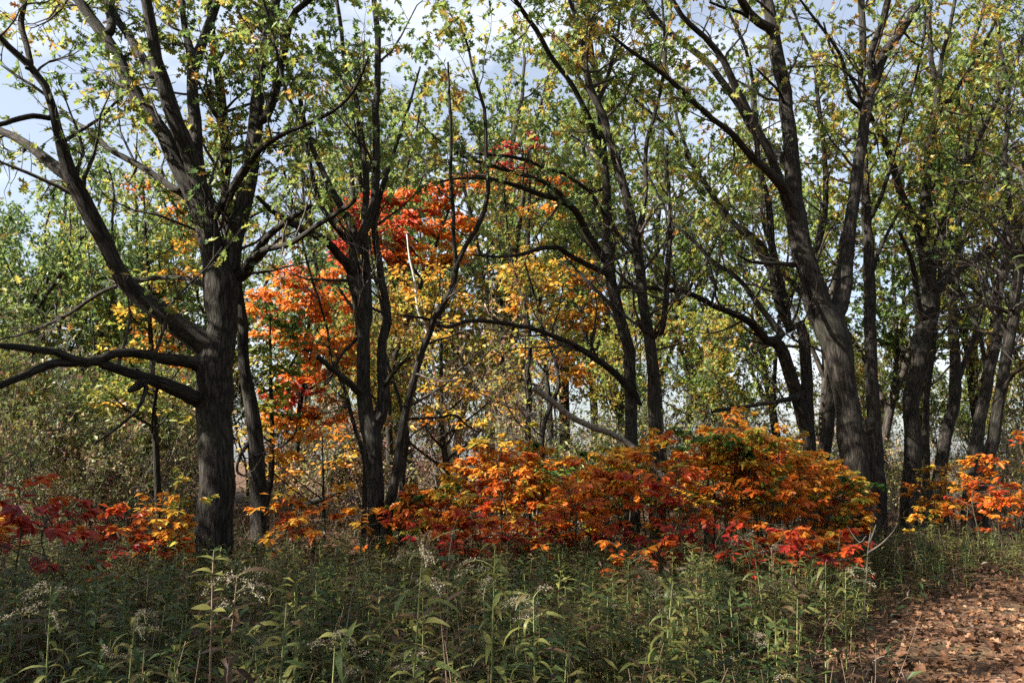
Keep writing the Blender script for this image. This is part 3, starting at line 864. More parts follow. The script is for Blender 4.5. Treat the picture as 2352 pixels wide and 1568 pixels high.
# ================================================================== clump-crowned small trees (sassafras and maple)
def spray_tree(name, label, seed, foot, clumps, rtrunk, leafmat=M_SASS, group=None, nleaf=420, size=0.14, tmpls=(SASS_OVAL, SASS_THREE)):
    """foot (px, depth); clumps: (px, py, depth, rx px, ry px, tint). Flat leafy sprays on limbs that leave one trunk."""
    rng = np.random.default_rng(seed)
    cl = []
    for px, py, D, rx, ry, tn in clumps:
        c = at(px, py, D)
        cl.append((c, 1.3 * rx / FPX * D, 1.3 * ry / FPX * D, tn))
    f = at(foot[0], 784, foot[1])
    gz = float(ground_z(f[0], f[1]))
    base = np.array((f[0], f[1], gz))
    root = thing(name, base, label, 'tree', group)
    top = max(cl, key=lambda q: q[0][2])[0]
    mean = np.mean([q[0] for q in cl], axis=0)
    mid = np.array((0.5 * (base[0] + mean[0]) + rng.normal() * .15, 0.5 * (base[1] + mean[1]), gz + 0.5 * (mean[2] - gz)))
    pts = [np.array((*base - np.array((0, 0, .1)), rtrunk * 1.3)), np.array((*(base * .6 + mid * .4), rtrunk)), np.array((*mid, rtrunk * .85)),
           np.array((*(mid * .45 + top * .55), rtrunk * .55)), np.array((*top, rtrunk * .2))]
    q = smooth_path(pts, 24)
    g = Geo()
    tubes(g, q[None, :, :3], q[None, :, 3], 10, rng, 0.04)
    link('trunk', g.mesh('trunk', M_BARK, base), root)
    tw, lf = Geo(), Geo()
    for c, rx, ry, tn in cl:
        ki = int(np.clip(np.argmin(np.abs(q[:, 2] - (c[2] - 0.8 * np.hypot(c[0] - q[:, 0], c[1] - q[:, 1])))), 2, 22))
        s = q[ki]
        br = smooth_path([np.array((*s[:3], s[3] * .55)), np.array((*(s[:3] * .5 + c * .5 + np.array((0, 0, -.12 * rx))), s[3] * .35)), np.array((*c, 0.008))], 12)
        gl = Geo()
        tubes(gl, br[None, :, :3], br[None, :, 3], 7, rng)
        link('limb', gl.mesh('limb', M_BARK, base), root)
        nsp = max(6, int(9 * rx * ry * 1.6))
        # sprays: twigs ending inside the ellipsoid, then flat fans of leaves
        u = rand_unit(rng, nsp) * (rng.uniform(0.25, 1, nsp) ** 0.5)[:, None]
        e = c + u * np.array((rx, min(rx, 1.6) * 1.0, ry))
        st = br[rng.integers(4, 12, nsp), :3]
        m = 0.5 * (st + e) + rng.normal(size=(nsp, 3)) * 0.08
        tt_ = np.linspace(0, 1, 6)[None, :, None]
        TP = (1 - tt_) ** 2 * st[:, None] + 2 * tt_ * (1 - tt_) * m[:, None] + tt_ ** 2 * e[:, None]
        tubes(tw, TP, np.full((nsp, 6), 1.0) * np.linspace(.009, .003, 6), 3, rng)
        n = int(nleaf * rx * ry)
        if n < 20:
            n = 20
        si = rng.integers(0, nsp, n)
        tpos = rng.uniform(0.45, 1.0, n)
        k = np.minimum((tpos * 5).astype(int), 4)
        p = TP[si, k] + (TP[si, k + 1] - TP[si, k]) * (tpos * 5 - k)[:, None]
        ang = rng.uniform(0, 6.28, n)
        d = np.stack([np.cos(ang), np.sin(ang), rng.normal(-.18, .22, n)], 1)
        p = p + d * rng.uniform(0, .16, n)[:, None]
        nr = np.array([-.55, -.42, .8]) + rng.normal(size=(n, 3)) * 0.7   # leaves turn to the light
        tint = tn + rng.normal(0, .06, nsp)[si] + rng.normal(0, .055, n)
        h = rng.random(n) < .5
        sz = size * rng.uniform(.6, 1.2, n)
        for tm, mk in ((tmpls[0], h), (tmpls[1], ~h)):
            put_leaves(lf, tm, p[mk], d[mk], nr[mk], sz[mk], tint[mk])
    o = link('twigs', tw.mesh('twigs', M_TWIG, base), root)
    o['kind'] = 'stuff'
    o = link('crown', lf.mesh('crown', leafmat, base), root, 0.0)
    o['kind'] = 'stuff'
    return root


spray_tree('sassafras_tree', 'bright orange sassafras tree in full sun behind the slim dark trunk', 61, (690, 19.5), [
    (650, 650, 19, 70, 45, .44), (720, 640, 19.6, 70, 40, .40), (620, 700, 18.6, 60, 50, .50), (700, 710, 18.8, 80, 50, .50), (770, 690, 20, 60, 50, .46),
    (720, 780, 18.8, 80, 45, .56), (650, 770, 19.5, 60, 45, .52), (780, 760, 20, 60, 40, .60), (700, 850, 19, 60, 35, .42), (640, 900, 18.6, 60, 35, .30), (690, 905, 19.4, 55, 30, .22), (760, 840, 19.8, 60, 40, .58),
    (750, 930, 19.4, 70, 35, .55), (640, 960, 19, 60, 30, .5), (820, 800, 20.4, 50, 40, .6)], .09, nleaf=760, size=.16)
spray_tree('sassafras_tree', 'tall red and orange sassafras tree glowing above the clearing', 62, (900, 22), [
    (820, 490, 21, 42, 45, .15), (800, 540, 21.4, 42, 40, .14), (850, 460, 21.6, 42, 34, .24), (910, 450, 21.6, 52, 32, .28), (960, 480, 22, 52, 36, .34), (900, 510, 21.2, 60, 36, .26),
    (1000, 440, 22, 50, 30, .40), (1050, 430, 22.4, 50, 26, .50), (1010, 520, 21.8, 56, 36, .48), (920, 560, 21.4, 56, 34, .42), (1070, 500, 22.4, 46, 30, .55), (870, 580, 21.4, 46, 30, .42),
    (760, 580, 21.4, 36, 26, .18), (1000, 580, 21.6, 60, 30, .60), (1060, 570, 22, 50, 30, .62)], .10, nleaf=760, size=.165)
spray_tree('maple_tree', 'maple crown with crimson tips high behind the arching bare limbs', 63, (1190, 24), [
    (1150, 345, 23, 40, 30, .12), (1220, 325, 23.4, 36, 22, .10), (1100, 385, 23, 50, 22, .40), (1240, 370, 23.6, 40, 24, .22), (1290, 420, 23.6, 50, 26, .5), (1180, 410, 23.4, 60, 26, .55), (1250, 480, 23.4, 60, 30, .66)], .10, nleaf=380, size=.165)
spray_tree('sassafras_tree', 'golden yellow sassafras tree in the clearing beside the arching oak limbs', 64, (1270, 18.5), [
    (1170, 610, 18, 50, 26, .80), (1230, 590, 18.4, 56, 26, .76), (1200, 640, 17.8, 60, 24, .82), (1300, 600, 18.6, 56, 30, .72), (1360, 620, 18.8, 50, 34, .68), (1290, 655, 18.2, 60, 28, .74), (1370, 680, 18.6, 44, 30, .70), (1160, 690, 18, 40, 20, .62),
    (1250, 720, 18.2, 60, 26, .78), (1330, 730, 18.6, 50, 28, .70), (1290, 800, 18.4, 60, 30, .72), (1220, 800, 18, 50, 30, .78), (1310, 860, 18.6, 50, 30, .66)], .07, nleaf=680, size=.15)
spray_tree('maple_tree', 'airy yellow-green maple filling the clearing round the white birch', 65, (1060, 20), [
    (900, 640, 20.6, 60, 40, .72), (960, 700, 20.2, 60, 40, .84), (1010, 640, 20.8, 50, 36, .74), (880, 740, 20, 60, 40, .76), (1040, 760, 20, 60, 40, .80), (950, 800, 19.6, 60, 40, .84), (1090, 700, 20.6, 46, 36, .8), (1120, 800, 20, 56, 36, .80),
    (900, 860, 19.6, 60, 36, .80), (1000, 880, 19.4, 60, 34, .78), (1090, 880, 19.6, 60, 34, .72), (1180, 870, 19.6, 50, 34, .76), (860, 940, 19.4, 50, 30, .7), (960, 950, 19, 60, 30, .7), (1060, 950, 19, 60, 30, .76), (1150, 940, 19, 56, 30, .72)], .08, nleaf=290, size=.135)
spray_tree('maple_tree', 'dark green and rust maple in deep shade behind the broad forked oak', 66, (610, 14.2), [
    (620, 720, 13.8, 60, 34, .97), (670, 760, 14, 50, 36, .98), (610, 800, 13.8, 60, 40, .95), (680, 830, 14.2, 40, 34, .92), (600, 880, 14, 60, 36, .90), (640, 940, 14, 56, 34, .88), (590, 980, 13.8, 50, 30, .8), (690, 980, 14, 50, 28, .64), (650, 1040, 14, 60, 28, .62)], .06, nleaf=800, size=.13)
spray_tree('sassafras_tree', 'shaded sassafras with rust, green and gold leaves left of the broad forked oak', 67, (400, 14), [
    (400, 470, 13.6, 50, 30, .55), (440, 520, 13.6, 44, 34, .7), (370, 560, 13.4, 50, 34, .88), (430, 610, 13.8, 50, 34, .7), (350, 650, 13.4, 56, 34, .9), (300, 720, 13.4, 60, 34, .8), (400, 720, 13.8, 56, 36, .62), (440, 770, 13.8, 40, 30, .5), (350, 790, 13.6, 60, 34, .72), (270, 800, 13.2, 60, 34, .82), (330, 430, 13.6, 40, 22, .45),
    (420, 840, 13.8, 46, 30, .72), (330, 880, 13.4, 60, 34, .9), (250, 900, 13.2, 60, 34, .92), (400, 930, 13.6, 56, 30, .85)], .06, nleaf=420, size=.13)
spray_tree('maple_tree', 'young green and gold maple between the slim trunk and the forked oak', 68, (760, 15.5), [
    (740, 1000, 15, 60, 30, .66), (680, 1060, 15, 60, 30, .6), (780, 1050, 15.4, 56, 30, .72), (600, 1060, 15, 44, 34, .74), (560, 1000, 15, 30, 40, .72)], .035, nleaf=330, size=.12)


# ================================================================== background oaks, understory and shrubs: prototypes, then copies
def bg_proto(name, seed, H, r0, nfork, spread_ang, nb, nt, nl, size, tmpl=OAK_MID, leafmat=M_OAK, zleaf=2.6, blen=1.6, crook=.10, mat=M_BARK_FAR, fork_h=.28):
    rng = np.random.default_rng(seed)
    root = thing(name, (0, 0, -500), 'prototype', 'tree')
    zf = H * fork_h * rng.uniform(.8, 1.25)
    tr = [np.array((0, 0, -.25, r0 * 1.4)), np.array((0, 0, .25, r0 * 1.1))]
    d = np.array((rng.normal() * .06, rng.normal() * .06, 1.0))
    for k in range(5):
        d = unit(d + rng.normal(size=3) * crook * .5)
        tr.append(np.array((*(tr[-1][:3] + d * zf / 5), r0 * (1 - .05 * k))))
    main = extend(rng, tr, H - zf, .025)
    LP, LR = [], []

    def wood(nm, pts, ns):
        q = smooth_path(pts, ns)
        g = Geo()
        tubes(g, q[None, :, :3], q[None, :, 3], 9, rng, .03)
        link(nm, g.mesh(nm, mat), root)
        f = smooth_path(pts, 16)
        LP.append(f[:, :3])
        LR.append(f[:, 3])
    wood('trunk', main, 22)
    a0 = rng.uniform(0, 6.28)
    for j in range(nfork):
        k = rng.integers(5, max(6, len(main) - 5)) if j else 5
        s = main[k]
        an = a0 + j * 2.4 + rng.normal() * .3
        tilt = spread_ang * rng.uniform(.6, 1.4) * (1 if j < 4 else 1.5)
        dd = np.array((math.cos(an) * math.sin(tilt), math.sin(an) * math.sin(tilt), math.cos(tilt)))
        L = (H - s[2]) * rng.uniform(.55, .95)
        pts = [np.array((*s[:3], s[3] * .8))]
        rr = s[3] * .62
        n = 7
        for m in range(n):
            dd = unit(dd + rng.normal(size=3) * crook + np.array((0, 0, .06)))
            pts.append(np.array((*(pts[-1][:3] + dd * L / n), rr * (1 - .8 * (m + 1) / n))))
        wood('limb', pts, 14)
    tw, lf = foliate(rng, np.array(LP), np.array(LR), nb, nt, nl, tmpl, size, blen=blen, zleaf=zleaf, tmin=.22, zfade=1.3, bsides=3, spread=.13)
    link('twigs', tw.mesh('twigs', M_TWIG), root)['kind'] = 'stuff'
    link('crown', lf.mesh('crown', leafmat), root, .55)['kind'] = 'stuff'
    return root


OAKS = [bg_proto('oak_tree', 101, 16, .20, 5, .42, 110, 700, 5600, .185, zleaf=3.4),
        bg_proto('oak_tree', 102, 14, .15, 4, .36, 95, 620, 5200, .185, zleaf=3.4),
        bg_proto('oak_tree', 103, 17, .24, 6, .50, 120, 760, 6000, .19, zleaf=3.6),
        bg_proto('oak_tree', 104, 13, .12, 4, .40, 90, 600, 4800, .18, zleaf=2.6)]
YOUNG = [bg_proto('young_tree', 111, 7.5, .06, 4, .6, 70, 420, 3600, .14, zleaf=1.0, blen=1.2, fork_h=.2),
         bg_proto('young_tree', 112, 9, .07, 5, .5, 80, 460, 4000, .14, zleaf=1.2, blen=1.2, fork_h=.22)]


def shrub_proto(seed, H, nst, nl, bare):
    rng = np.random.default_rng(seed)
    root = thing('shrub', (0, 0, -500), 'prototype', 'shrub')
    LP, LR = [], []
    for j in range(nst):
        an, tilt = rng.uniform(0, 6.28), rng.uniform(.08, .6)
        dd = np.array((math.cos(an) * math.sin(tilt), math.sin(an) * math.sin(tilt), math.cos(tilt)))
        pts = [np.array((rng.normal() * .15, rng.normal() * .15, -.08, .018))]
        L = H * rng.uniform(.6, 1.1)
        for m in range(6):
            dd = unit(dd + rng.normal(size=3) * .16 + np.array((0, 0, .02)))
            pts.append(np.array((*(pts[-1][:3] + dd * L / 6), .017 * (1 - .75 * (m + 1) / 6))))
        q = smooth_path(pts, 12)
        g = Geo()
        tubes(g, q[None, :, :3], q[None, :, 3], 5, rng)
        link('stem', g.mesh('stem', M_DEADWOOD if bare else M_DRYSTEM), root)
        f = smooth_path(pts, 16)
        LP.append(f[:, :3])
        LR.append(f[:, 3])
    tw, lf = foliate(rng, np.array(LP), np.array(LR), 90, 620, nl, OAK_FAR, .11, blen=.8, zleaf=.3, tmin=.15, zfade=.4, bsides=3, spread=.2, tlen=.5)
    link('twigs', tw.mesh('twigs', M_DEADWOOD), root)['kind'] = 'stuff'
    link('foliage', lf.mesh('foliage', M_SHRUB), root, .5)['kind'] = 'stuff'
    return root


SHRUBS = [shrub_proto(121, 3.6, 9, 1300, True), shrub_proto(122, 2.6, 9, 1900, False), shrub_proto(123, 4.4, 8, 900, True)]
used = set()


def young(k, px, D, sc, tn):
    lab = f'young slender tree with {tone(tn)} leaves, {"far " if D > 27 else ""}{where(px)}'
    plant(YOUNG, k, ray_x(px, D), D, sc, lab, 'each ' + lab, tn)


def shrub(k, px, D, sc, tn):
    tw = 'russet' if tn < .45 else 'tan' if tn < .65 else 'olive green'
    lab = f'tangled {"far" if D > 23 else "grey-stemmed"} shrub with small {tw} leaves ' + ('left of the broad many-forked oak' if px < 450 else where(px))
    plant(SHRUBS, k, ray_x(px, D), D, sc, lab, 'each ' + lab, tn)


def plant(protos, k, x, y, sc, label, group, tint):
    p = protos[k % len(protos)]
    z = float(ground_z(x, y))
    rz = RNG.uniform(0, 6.28)
    if id(p) not in used:
        used.add(id(p))
        p.location, p.rotation_euler, p.scale = (x, y, z), (0, 0, rz), (sc, sc, sc)
        p['label'], p['group'] = label, group
        for c in p.children:
            if c.name.startswith(('crown', 'foliage')):
                c.color = (tint, 0, 0, 1)
        return p
    return copy_tree(p, (x, y, z), rz, sc, label, group, tint)


# backdrop: (tracing px at eye level, distance, scale)
def ray_x(px, D):
    return (px - 1176) / FPX * D * 1.0


def where(px):
    for lim, w in ((470, 'beyond the grey shrubs'), (760, 'behind the bright orange sassafras tree'), (1130, 'behind the tall red and orange sassafras tree'),
                   (1480, 'behind the golden yellow sassafras tree'), (1860, 'beyond the thicket of orange saplings'), (2130, 'behind the stout sunlit oak')):
        if px < lim:
            return w
    return 'behind the close leaning pair of oaks'


def tone(t):
    return 'gold-tinged' if t < .45 else 'yellow-green' if t < .58 else 'fresh green' if t < .68 else 'deep green'


def hue(t):
    return 'maroon' if t < .16 else 'red' if t < .30 else 'red-orange' if t < .42 else 'orange' if t < .54 else 'amber' if t < .64 else 'golden' if t < .76 else 'yellow-green'


bg = []
for px, D, sc, k in [   # beyond the clearing and left of it
        (-80, 22, .80, 1), (60, 27, .85, 3), (190, 24, .72, 1), (300, 30, .9, 0), (420, 26, .75, 3), (520, 33, .95, 2), (620, 28, .80, 1), (700, 36, 1.0, 0),
        (780, 30, 1.0, 2), (860, 26, .98, 0), (950, 34, 1.12, 2), (1040, 27, 1.0, 1), (1120, 32, 1.1, 0), (1200, 26, 1.08, 2), (1290, 30, 1.1, 0), (1360, 24, 1.08, 3),
        (1440, 28, 1.05, 1), (1520, 33, 1.0, 0), (1560, 24, .98, 3), (1790, 27, 1.05, 1), (1870, 23, 1.05, 3),
        (2000, 24, 1.0, 1), (2110, 27, 1.1, 3), (2240, 27, 1.15, 1), (2350, 25, 1.1, 1), (2450, 20, 1.0, 2), (2540, 25, 1.1, 3)]:
    bg.append((ray_x(px, D), D, sc, k, px))
KIND = ('thick-trunked', 'slender', 'wide-forked', 'thin-stemmed')
for x, y, sc, k, px in bg:
    tn = float(RNG.uniform(.52, .76))
    plant(OAKS, k, x, y, sc, f'{KIND[k]} oak with {tone(tn)} leaves {where(px)}', f'{KIND[k]} {tone(tn)} oaks {where(px)}', tn)
for row, (D, step) in enumerate(((42, 8.0), (56, 8.0))):
    half = D * 0.82
    x = -half
    while x < half:
        xx, yy = x + RNG.uniform(-1.5, 1.5), D + RNG.uniform(-4, 4)
        px = 1176 + xx / yy * FPX
        if not (1590 < px < 1720) and not (px > 1720 and RNG.random() < .45):
            tn = float(RNG.uniform(.40, .62))
            plant(OAKS, int(RNG.integers(0, 4)), xx, yy, RNG.uniform(.55, .8), f'small distant oak with {tone(tn)} leaves far {where(px)}', f'distant {tone(tn)} oaks far {where(px)}', tn)
        x += step
for k in range(16):
    px, D = RNG.uniform(-140, 520), RNG.uniform(22, 33)
    young(k, px, D, RNG.uniform(.9, 1.3), float(RNG.uniform(.55, .85)))
for k in range(16):
    px, D = RNG.uniform(-100, 2450), RNG.uniform(26, 40)
    young(k, px, D, RNG.uniform(.7, 1.0), float(RNG.uniform(.35, .65)))
for px, D, sc, tn in [(-50, 17, .55, .6), (10, 19, .6, .45), (90, 18, .5, .75), (130, 17.5, .55, .5), (200, 18.5, .55, .7), (250, 17.5, .5, .55), (320, 19, .55, .7), (380, 18, .5, .6), (40, 18, .6, .7), (150, 20, .65, .6), (260, 21, .65, .7), (480, 22, .7, .5), (830, 24, 1.0, .35), (930, 23, .9, .4), (1010, 25, 1.0, .34), (1110, 24, .95, .4), (1420, 21, .9, .45),
                      (1560, 22, .85, .5), (1690, 26, .7, .5), (1750, 21, .8, .5), (2040, 26, .8, .42), (2180, 25, .8, .5), (2330, 26, .9, .4)]:
    young(int(px), px, D, sc, tn)
for k in range(40):
    px, D = RNG.uniform(-150, 2500), RNG.uniform(24, 44)
    shrub(k, px, D, RNG.uniform(.9, 1.4), float(RNG.uniform(.3, .8)))
for px, D, sc, tn in [(20, 15.5, 1.0, .4), (90, 17, 1.15, .45), (150, 15, .9, .5), (220, 16.5, 1.0, .35), (290, 18, 1.1, .5), (350, 16, .8, .55), (420, 17, .8, .4), (-40, 17, 1.1, .5), (130, 20, 1.2, .3), (250, 20, 1.2, .4), (390, 21, 1.2, .3),
                      (700, 19, .9, .3), (790, 20, 1.0, .35), (870, 22, 1.2, .1), (960, 22, 1.2, .15), (1040, 21, 1.2, .05), (1130, 21, 1.3, .1), (1220, 19, 1.1, .4), (1300, 18, 1.0, .5), (1390, 19, 1.0, .6),
                      (1500, 20, .9, .6), (1620, 21, .9, .6), (1720, 20, .8, .5), (1800, 21, .9, .4), (2050, 22, .8, .5), (2150, 21, .7, .4), (2250, 20, .7, .45), (2340, 18, .7, .35), (2400, 20, .8, .4)]:
    shrub(int(px), px, D, sc, min(1, tn + .25))
# the woods go on to the side of and behind the photographer (these also shade the weeds)
TALL = [bg_proto('tall_oak', 131, 15, .19, 4, .50, 120, 800, 8000, .17, zleaf=7.2, blen=1.9, fork_h=.45),
        bg_proto('tall_oak', 132, 14, .17, 4, .52, 120, 800, 8000, .17, zleaf=6.8, blen=1.9, fork_h=.45)]
lab_o = 'oak of the woods round the weedy opening, leafy almost to the ground'
for x, y, sc, k in [(-7.6, -3.0, .7, 2), (-11.4, 5.0, .75, 2), (-10.8, -5, .8, 0), (-9.5, 2.9, .66, 2), (-12.5, .2, .76, 0), (-7.8, -1.8, .5, 2), (-6.6, 3.6, .5, 0), (-16, 6, .8, 2), (-11.5, 9.4, .64, 0), (-15, 11.8, .62, 2), (-14.5, 3.2, .75, 2), (-9.4, -8.0, .9, 2), (-15.5, -3.5, .9, 1), (-13.5, 8.3, .80, 3), (-17, -7, 1.0, 2), (-20, 2, .9, 0), (-22, 9, .8, 1), (-4.5, -9, 1.0, 0), (3, -11, 1.0, 3), (11, -6, 1.05, 2),
                    (14.5, 1, 1.0, 1), (-11, -11, 1.0, 3), (17, 7.0, 1.0, 0), (19, 14.5, 1.05, 2), (-24, 16, .8, 2), (-17.5, 16.5, .75, 0), (-20.5, 20, .8, 2), (-24, 24, .9, 0), (-25, -3, 1.1, 0), (8.5, -12, 1.0, 1), (19, -5, 1.1, 2)]:
    plant(OAKS, k, x, y, sc, lab_o, 'oaks round the opening', .55)
lab_h = 'tall high-crowned oak arching over the weedy opening'
for x, y, sc, k in [(-3.6, -3.2, 1.0, 0), (1.6, -3.0, 1.0, 1), (2.7, .4, 1.0, 0), (-.6, -1.6, 1.1, 1), (5.0, -5.6, 1.0, 0), (8.4, 3.4, 1.0, 0), (-7.8, 7.2, .95, 1), (-1.0, -6.5, 1.0, 1), (7.6, -2.0, 1.0, 1)]:
    plant(TALL, k, x, y, sc, lab_h, 'tall oaks arching over the opening', .55)


# ================================================================== SASSAFRAS SAPLINGS
def shape_mesh(name, tmpl, mat):
    g = Geo()
    V, F = tmpl
    g.add(V, np.concatenate([np.array(f) for f in F]), np.array([len(f) for f in F]))
    return g.mesh(name, mat)


SASS_LEAVES = [shape_mesh('leaf', t, M_SASS) for t in (SASS_OVAL, SASS_THREE, SASS_FOLD)]
LANCE_LEAVES = [shape_mesh('leaf', t, M_WEED) for t in LANCE]
OVATE_LEAVES = [shape_mesh('leaf', t, M_WEED) for t in OVATE]


def frames(d, nrm):
    y = unit(d)
    z = unit(nrm - (nrm * y).sum(-1, keepdims=True) * y)
    return np.cross(y, z), y, z


def leaf_objects(root, meshes, var, pos, d, nrm, size, tint):
    x, y, z = frames(d, nrm)
    for k in range(len(pos)):
        o = link('leaf', meshes[var[k]], root, float(tint[k]))
        s = size[k]
        o.matrix_basis = Matrix(((x[k, 0] * s, y[k, 0] * s, z[k, 0] * s, pos[k, 0]), (x[k, 1] * s, y[k, 1] * s, z[k, 1] * s, pos[k, 1]),
                                 (x[k, 2] * s, y[k, 2] * s, z[k, 2] * s, pos[k, 2]), (0, 0, 0, 1)))


def sapling_parts(rng, H, nleaf, width=1.0):
    """Upright stem, near-horizontal branches in tiers, flat sprays of leaves (local coordinates)."""
    stem = smooth_path([(0, 0, -.1, .016 * H / 2), (rng.normal() * .04, rng.normal() * .04, H * .35, .013 * H / 2), (rng.normal() * .08, rng.normal() * .08, H * .7, .009 * H / 2), (rng.normal() * .1, rng.normal() * .1, H * .97, .004)], 14)
    nb = int(7 + 3.2 * H)
    f = rng.uniform(.32, 1.0, nb) ** .8
    st = np.stack([np.interp(f * H, stem[:, 2], stem[:, i]) for i in range(3)], 1)
    an = np.arange(nb) * 2.4 + rng.normal(size=nb) * .4
    el = rng.uniform(.15, .6, nb)
    d = np.stack([np.cos(an) * np.cos(el), np.sin(an) * np.cos(el), np.sin(el)], 1)
    L = width * H * .34 * (1.25 - .75 * f) * rng.uniform(.7, 1.25, nb)
    BP, BR = grow(rng, st, d, L, np.full(nb, .0055), 6, .10, -.02, .6)
    # leaves: mostly toward the branch ends
    i = rng.integers(0, nb, nleaf)
    t = rng.uniform(.35, 1.0, nleaf) ** .7 * 5
    k = np.minimum(t.astype(int), 4)
    p = BP[i, k] + (BP[i, k + 1] - BP[i, k]) * (t - k)[:, None]
    out = unit(BP[i, 5] - BP[i, 0])
    a2 = rng.normal(0, .9, nleaf)
    od = np.stack([out[:, 0] * np.cos(a2) - out[:, 1] * np.sin(a2), out[:, 0] * np.sin(a2) + out[:, 1] * np.cos(a2), rng.normal(-.16, .2, nleaf)], 1)
    ntop = max(6, nleaf // 14)
    a3 = rng.uniform(0, 6.28, ntop)
    p[:ntop] = stem[-1, :3] - np.array((0, 0, 1)) * rng.uniform(0, .15, ntop)[:, None]
    od[:ntop] = np.stack([np.cos(a3), np.sin(a3), rng.uniform(0, .6, ntop)], 1)
    p = p + unit(od) * .02
    nr = np.array([0, 0, 1.0]) + rng.normal(size=(nleaf, 3)) * .30
    sz = rng.uniform(.068, .140, nleaf)
    var = rng.choice(3, nleaf, p=(.42, .38, .20))
    hz = p[:, 2] / H
    tint = rng.normal(0, .085, nb)[i] + rng.normal(0, .075, nleaf) + .16 * np.clip(hz - .78, 0, 1) / .22
    return stem, (BP, BR), (p, od, nr, sz, var, tint)


def wood_parts(root, stem, br, mat, rng, base=(0, 0, 0)):
    g = Geo()
    tubes(g, stem[None, :, :3], stem[None, :, 3], 7, rng)
    link('stem', g.mesh('stem', mat), root)
    g = Geo()
    tubes(g, br[0], br[1], 4, rng)
    link('branches', g.mesh('branches', mat), root)['kind'] = 'stuff'


def sapling_at(px, py_top, D, label, tint, seed, nleaf, hero, width=1.0, group=None):
    rng = np.random.default_rng(seed)
    top = at(px, py_top, D)
    gz = float(ground_z(top[0], top[1]))
    H = max(.7, top[2] - gz)
    root = thing('sassafras_sapling', (top[0], top[1], gz), label, 'sapling', group)
    stem, br, (p, od, nr, sz, var, tn) = sapling_parts(rng, H, nleaf, width)
    wood_parts(root, stem, br, M_REDSTEM, rng)
    if hero:
        leaf_objects(root, SASS_LEAVES, var, p, od, nr, sz, np.clip(tint + tn, 0, 1))
    else:
        g = Geo()
        for v, tm in enumerate((SASS_OVAL, SASS_THREE, SASS_FOLD)):
            m = var == v
            put_leaves(g, tm, p[m], od[m], nr[m], sz[m], tn[m])
        link('foliage', g.mesh('foliage', M_SASS), root, tint)['kind'] = 'stuff'
    return root


heroes = [  # px, top py, distance, tint, leaves, width, label
    (60, 1105, 6.6, .06, 110, 1.5, 'dark red sassafras sapling with broad drooping leaves among grey shrubs'),
    (150, 1150, 7.6, .12, 110, 1.3, 'maroon and rust sassafras sapling beside the dark red one'),
    (300, 1205, 8.6, .22, 70, 1.2, 'low rusty orange sassafras sapling near the broad oak, reddish on top'),
    (395, 1205, 10.2, .36, 100, 1.3, 'sunlit salmon-orange sassafras sapling against the base of the broad oak'),
    (420, 1065, 10.0, .74, 90, 1.0, 'tall yellow-green sassafras sapling just left of the broad oak trunk'),
    (620, 1125, 10.4, .66, 60, 1.2, 'gold-topped sassafras sapling in front of the slim dark trunk'),
    (735, 1120, 11.2, .46, 110, 1.2, 'shaded rust-orange sassafras sapling between the slim trunk and the forked oak'),
    (850, 1165, 10.8, .55, 60, 1.0, 'dull orange sassafras sapling in front of the forked oak base'),
    (1160, 985, 11.8, .64, 150, 1.1, 'tall sassafras sapling with a green tip and glowing golden tiers'),
    (1330, 1090, 9.8, .34, 130, 1.2, 'rust-red sassafras sapling in the thicket with shaded lower leaves'),
    (1490, 1000, 10.4, .36, 150, 1.2, 'tall shaded red-orange sassafras sapling in the thicket with a dark stem'),
    (1560, 1080, 9.4, .16, 130, 1.2, 'deep crimson sassafras sapling at the front of the thicket'),
    (1650, 985, 10.8, .44, 150, 1.3, 'tall bright orange sassafras sapling in the thicket with a thin black stem'),
    (1730, 945, 11.6, .52, 160, 1.3, 'tallest sassafras sapling with layered orange tiers and green tips'),
    (1800, 1120, 10.2, .40, 120, 1.4, 'wide orange sassafras sapling at the thicket end by the stout sunlit oak'),
    (1660, 1190, 9.0, .10, 100, 1.4, 'low maroon sassafras sapling at the foot of the thicket'),
    (2250, 1060, 12.6, .34, 130, 1.3, 'red-orange sassafras sapling in front of the close leaning pair of oaks'),
    (2340, 990, 12.0, .26, 130, 1.4, 'scarlet-tipped sassafras sapling beside the path bend'),
]
for k, (px, py, D, tn, nl, wd, lab) in enumerate(heroes):
    sapling_at(px, py, D, lab, tn, 300 + k, int(nl * 1.3), True, wd)
rs = np.random.default_rng(77)
for k in range(84):
    px = rs.uniform(890, 1970)
    D = rs.uniform(10.5, 15.2)
    topline = np.interp(px, [880, 1000, 1100, 1200, 1300, 1450, 1600, 1750, 1900, 1970], [1140, 1090, 1010, 1000, 1060, 1000, 975, 960, 1040, 1110])
    py = topline + abs(rs.normal(0, 45)) + (15.2 - D) * 4
    green = rs.random() < .10
    tn = float(rs.uniform(.34, .64)) if not green else .85
    nearby = 'beside the forked oak' if px < 1080 else 'under the golden yellow tree' if px < 1360 else 'around the two dark paired oaks' if px < 1620 else 'next to the stout sunlit oak'
    lab_t = f'{"waist-high" if py > 1090 else "head-high"} {hue(tn)} sassafras sapling {"deep" if D > 13 else "forward"} in the thicket {nearby}'
    sapling_at(px, py, D, lab_t, tn, 400 + k, 320, False, 1.25, 'each ' + lab_t)
for k in range(11):
    px = rs.uniform(-60, 900)
    D = rs.uniform(9.5, 13.5)
    tn = float(rs.uniform(.12, .62))
    lab_l = f'small {hue(tn)} sassafras sapling low in the weeds ' + ('left of the broad oak' if px < 450 else 'between the broad oak and the forked oak')
    sapling_at(px, rs.uniform(1130, 1230), D, lab_l, tn, 500 + k, 150, False, 1.4, 'each ' + lab_l)
